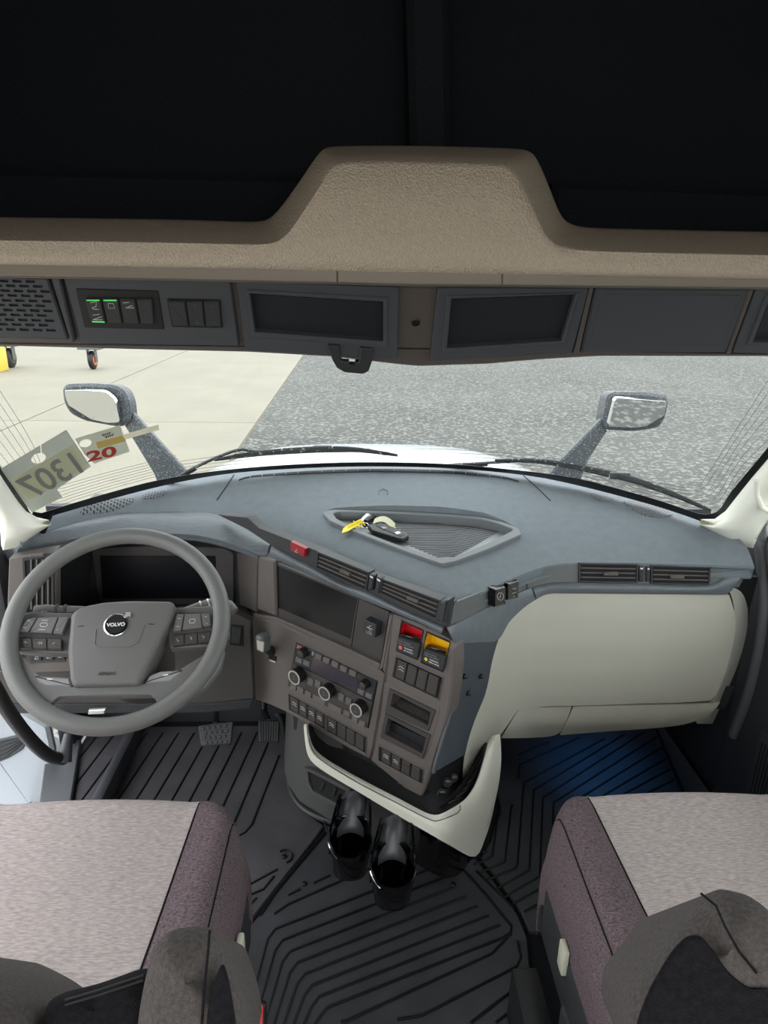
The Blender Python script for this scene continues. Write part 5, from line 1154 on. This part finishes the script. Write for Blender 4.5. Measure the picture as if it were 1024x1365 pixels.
# ------------------------------------------------------------------ windshield pillars, grab bars, sill
def pillar(name, inner, outer, pl, bulge):
    A, B = resample(pcat(inner), 26), resample(pcat(outer), 26); rows = []
    for t in np.linspace(0, 1, 9):
        q = pl.off(bulge*math.sin(math.pi*t)); rows.append([q.at(a[0]+(b[0]-a[0])*t, a[1]+(b[1]-a[1])*t) for a, b in zip(A, B)])
    o = sheet(name, rows, PILLAR, None, .02, tuple(-pl.n), 60); o['kind'] = 'structure'; return o
rp = plane3(atz(945, 700, .885), wsrf(1040, 590, .035), atz(1003, 732, .83)); lp = plane3(atz(60, 700, .885), wsrf(-20, 600, .035), atz(8, 734, .83))
tr = pillar('trim_1', [(933, 698.8), (945, 697), (957, 697.5), (972, 680), (1000, 645), (1024, 617), (1075, 555), (1160, 452), (1240, 355)], [(933.3, 699.6), (960, 713), (985, 726), (1001, 733), (1010, 720), (1022, 696), (1090, 640), (1190, 540), (1290, 430)], rp, .03)
tl = pillar('trim_2', [(68, 699.2), (55, 696), (44, 693), (30, 679), (10, 650), (-5, 627), (-50, 560), (-115, 460), (-170, 370)], [(67.8, 699.8), (48, 712), (25, 728), (5, 735), (3, 715), (-12, 692), (-90, 640), (-170, 540), (-240, 440)], lp, .03)
tube('pillar_loop', [rp.off(.034).at(*p) for p in ((1009, 640), (1009, 660), (1016, 676), (1030, 684))], .007, PILLAR, tr, 8)
GB = M('soft_grey_rubber', (74, 76, 79), .5)
dsr = tube('door_seal', catmull([atx(*p, .985) for p in ((1016, 694), (1013, 706), (1017, 760), (1020, 810), (1014, 860), (1003, 910), (992, 945), (978, 980))], 5), .016, GB, None, 12)
tag(dsr, 'grey rubber door seal curving down beside the right end of the dashboard', 'seal')
gbar = tube('grab_bar', catmull([atx(*p, -1.0) for p in ((-30, 880), (-6, 918), (12, 949), (38, 983), (63, 1006), (84, 1012))], 6), .018, M('grab_black', (44, 43, 44), .45), None, 14)
tag(gbar, 'black curved grab bar in the driver door opening', 'grab bar')
gp = tube('grab_post', [atx(86, 1016, -.985), atx(88, 998, -.985), atx(91, 978, -.985)], [.020, .018, .012], GB, None, 12)
tag(gp, 'grey post where the grab bar meets the driver door sill', 'post')
sill = slab('sill_plate', Plane((0, 0, .02), (0, 0, 1)), [(60, 1012), (72, 985), (108, 985), (92, 1085), (50, 1085)], GB, None, 0, .03, .004)
tag(sill, 'grey sill plate along the open driver door', 'sill')
# outside the open driver door: white step fairing, door edge and tyre
FZ = Plane((0, 0, -.22), (0, 0, 1))
fa = thing('step_fairing', atz(30, 1020, -.25), 'white painted step fairing outside the open driver door', 'fairing')
rows = []
for x, z in ((-1.16, -.10), (-1.20, -.14), (-1.27, -.17), (-1.36, -.20), (-1.45, -.30), (-1.48, -.55)): rows.append([Vector((x, y, z-.02*abs(y-1.4))) for y in np.linspace(.6, 2.02, 20)])
sheet('fairing_panel', rows, WPAINT, fa, .01, (0, 0, -1), 60)
FP = Plane((0, 1.97, 0), (.15, -1, .1))
slab('fender_panel', FP, [(-60, 935), (0, 945), (30, 948), (64, 968), (72, 1004), (72, 1050), (60, 1100), (-60, 1100)], WPAINT, fa, 0, .03, .01, .01)
slab('arch_liner', FP, [(-60, 990), (0, 986), (26, 980), (38, 985), (30, 1000), (12, 1011), (-60, 1040)], M('arch_dark', (70, 72, 74), .6), fa, .006, .01, .003, .006)
for i in range(5): tube('liner_groove', [FP.off(.008).at(*p) for p in ((-20, 1020-i*6), (8, 1008-i*5.5), (30, 990-i*2))], .003, BLK, fa, 5)

# ------------------------------------------------------------------ keys in the tray
kt = lambda x, y: (420+x/3.413, 660+y/3.413)
ky = thing('key_set', TF.at(515, 715), 'truck keys with a yellow plastic tie tag in the dash tray', 'keys')
TF2 = TF.off(.004)
dome('key_fob', TF, [kt(240, 140), kt(300, 130), kt(420, 175), kt(428, 188), kt(400, 205), kt(375, 200), kt(262, 165)], BLK, ky, .018, .010, .004, .004)
dome('key_fob_face', TF, [kt(275, 140), kt(305, 136), kt(412, 178), kt(390, 190)], CHAR, ky, .0195, .004, .002, .003)
slab('fob_button', TF, [kt(300, 144), kt(318, 142), kt(330, 150), kt(310, 153)], GRYP, ky, .0205, .001, 0)
slab('fob_button', TF, [kt(362, 168), kt(382, 164), kt(392, 172), kt(372, 178)], WHT, ky, .0205, .001, 0)
tube('key_lever', catmull([TF.off(.014).at(*kt(*p)) for p in ((205, 128), (225, 105), (245, 92), (290, 84), (326, 86))], 5), [.006+.0035*min(1, i/10) for i in range(21)], M('key_chrome_grey', (176, 180, 180), .25, metal=.8), ky, 10)
tube('key_lever_grip', [TF.off(.010).at(*kt(*p)) for p in ((228, 122), (245, 110), (268, 100))], .008, BLK, ky, 8)
tube('key_ring', [TF.off(.012).at(*kt(228+16*math.cos(t), 138+12*math.sin(t))) for t in np.linspace(0, 2*math.pi, 21)[:-1]], .0011, CHROME, ky, 6, True)
arc = [TF.off(.014+.012*math.sin(math.pi*t)).at(*kt(262+95*t, 132-22*math.sin(math.pi*t)+22*t)) for t in np.linspace(0, 1, 12)]
sheet('paper_label', [arc, [p+Vector((.006, .012, .012)) for p in arc]], M('label_cream', (222, 220, 190), .6), ky, .001, (0, .5, -.5))
slab('label_yellow', TF, [kt(318, 122), kt(330, 124), kt(370, 148), kt(350, 150)], YEL, ky, .017, .001, 0)
def pk_(x, y, up=.016): return padhit(*kt(x, y), up)
P = [pk_(122, 196), pk_(128, 176), pk_(160, 155), pk_(205, 140), pk_(215, 148), pk_(180, 170), pk_(150, 188)]
link('yellow_tag', prism(P, Vector((0, -.3, 1)), .0015), YEL, ky, 0)
for a in (((205, 145), (175, 118)), ((205, 145), (192, 124)), ((205, 145), (222, 122)), ((205, 142), (160, 138))):
    tube('yellow_tie', [TF.off(.020).at(*kt(*a[0])), TF.off(.022).at(*kt(*a[1]))], .0014, YEL, ky, 5)
tube('yellow_tie', [pk_(150, 170, .018), pk_(205, 144, .020), TF.off(.018).at(*kt(225, 135))], .003, YEL, ky, 6)
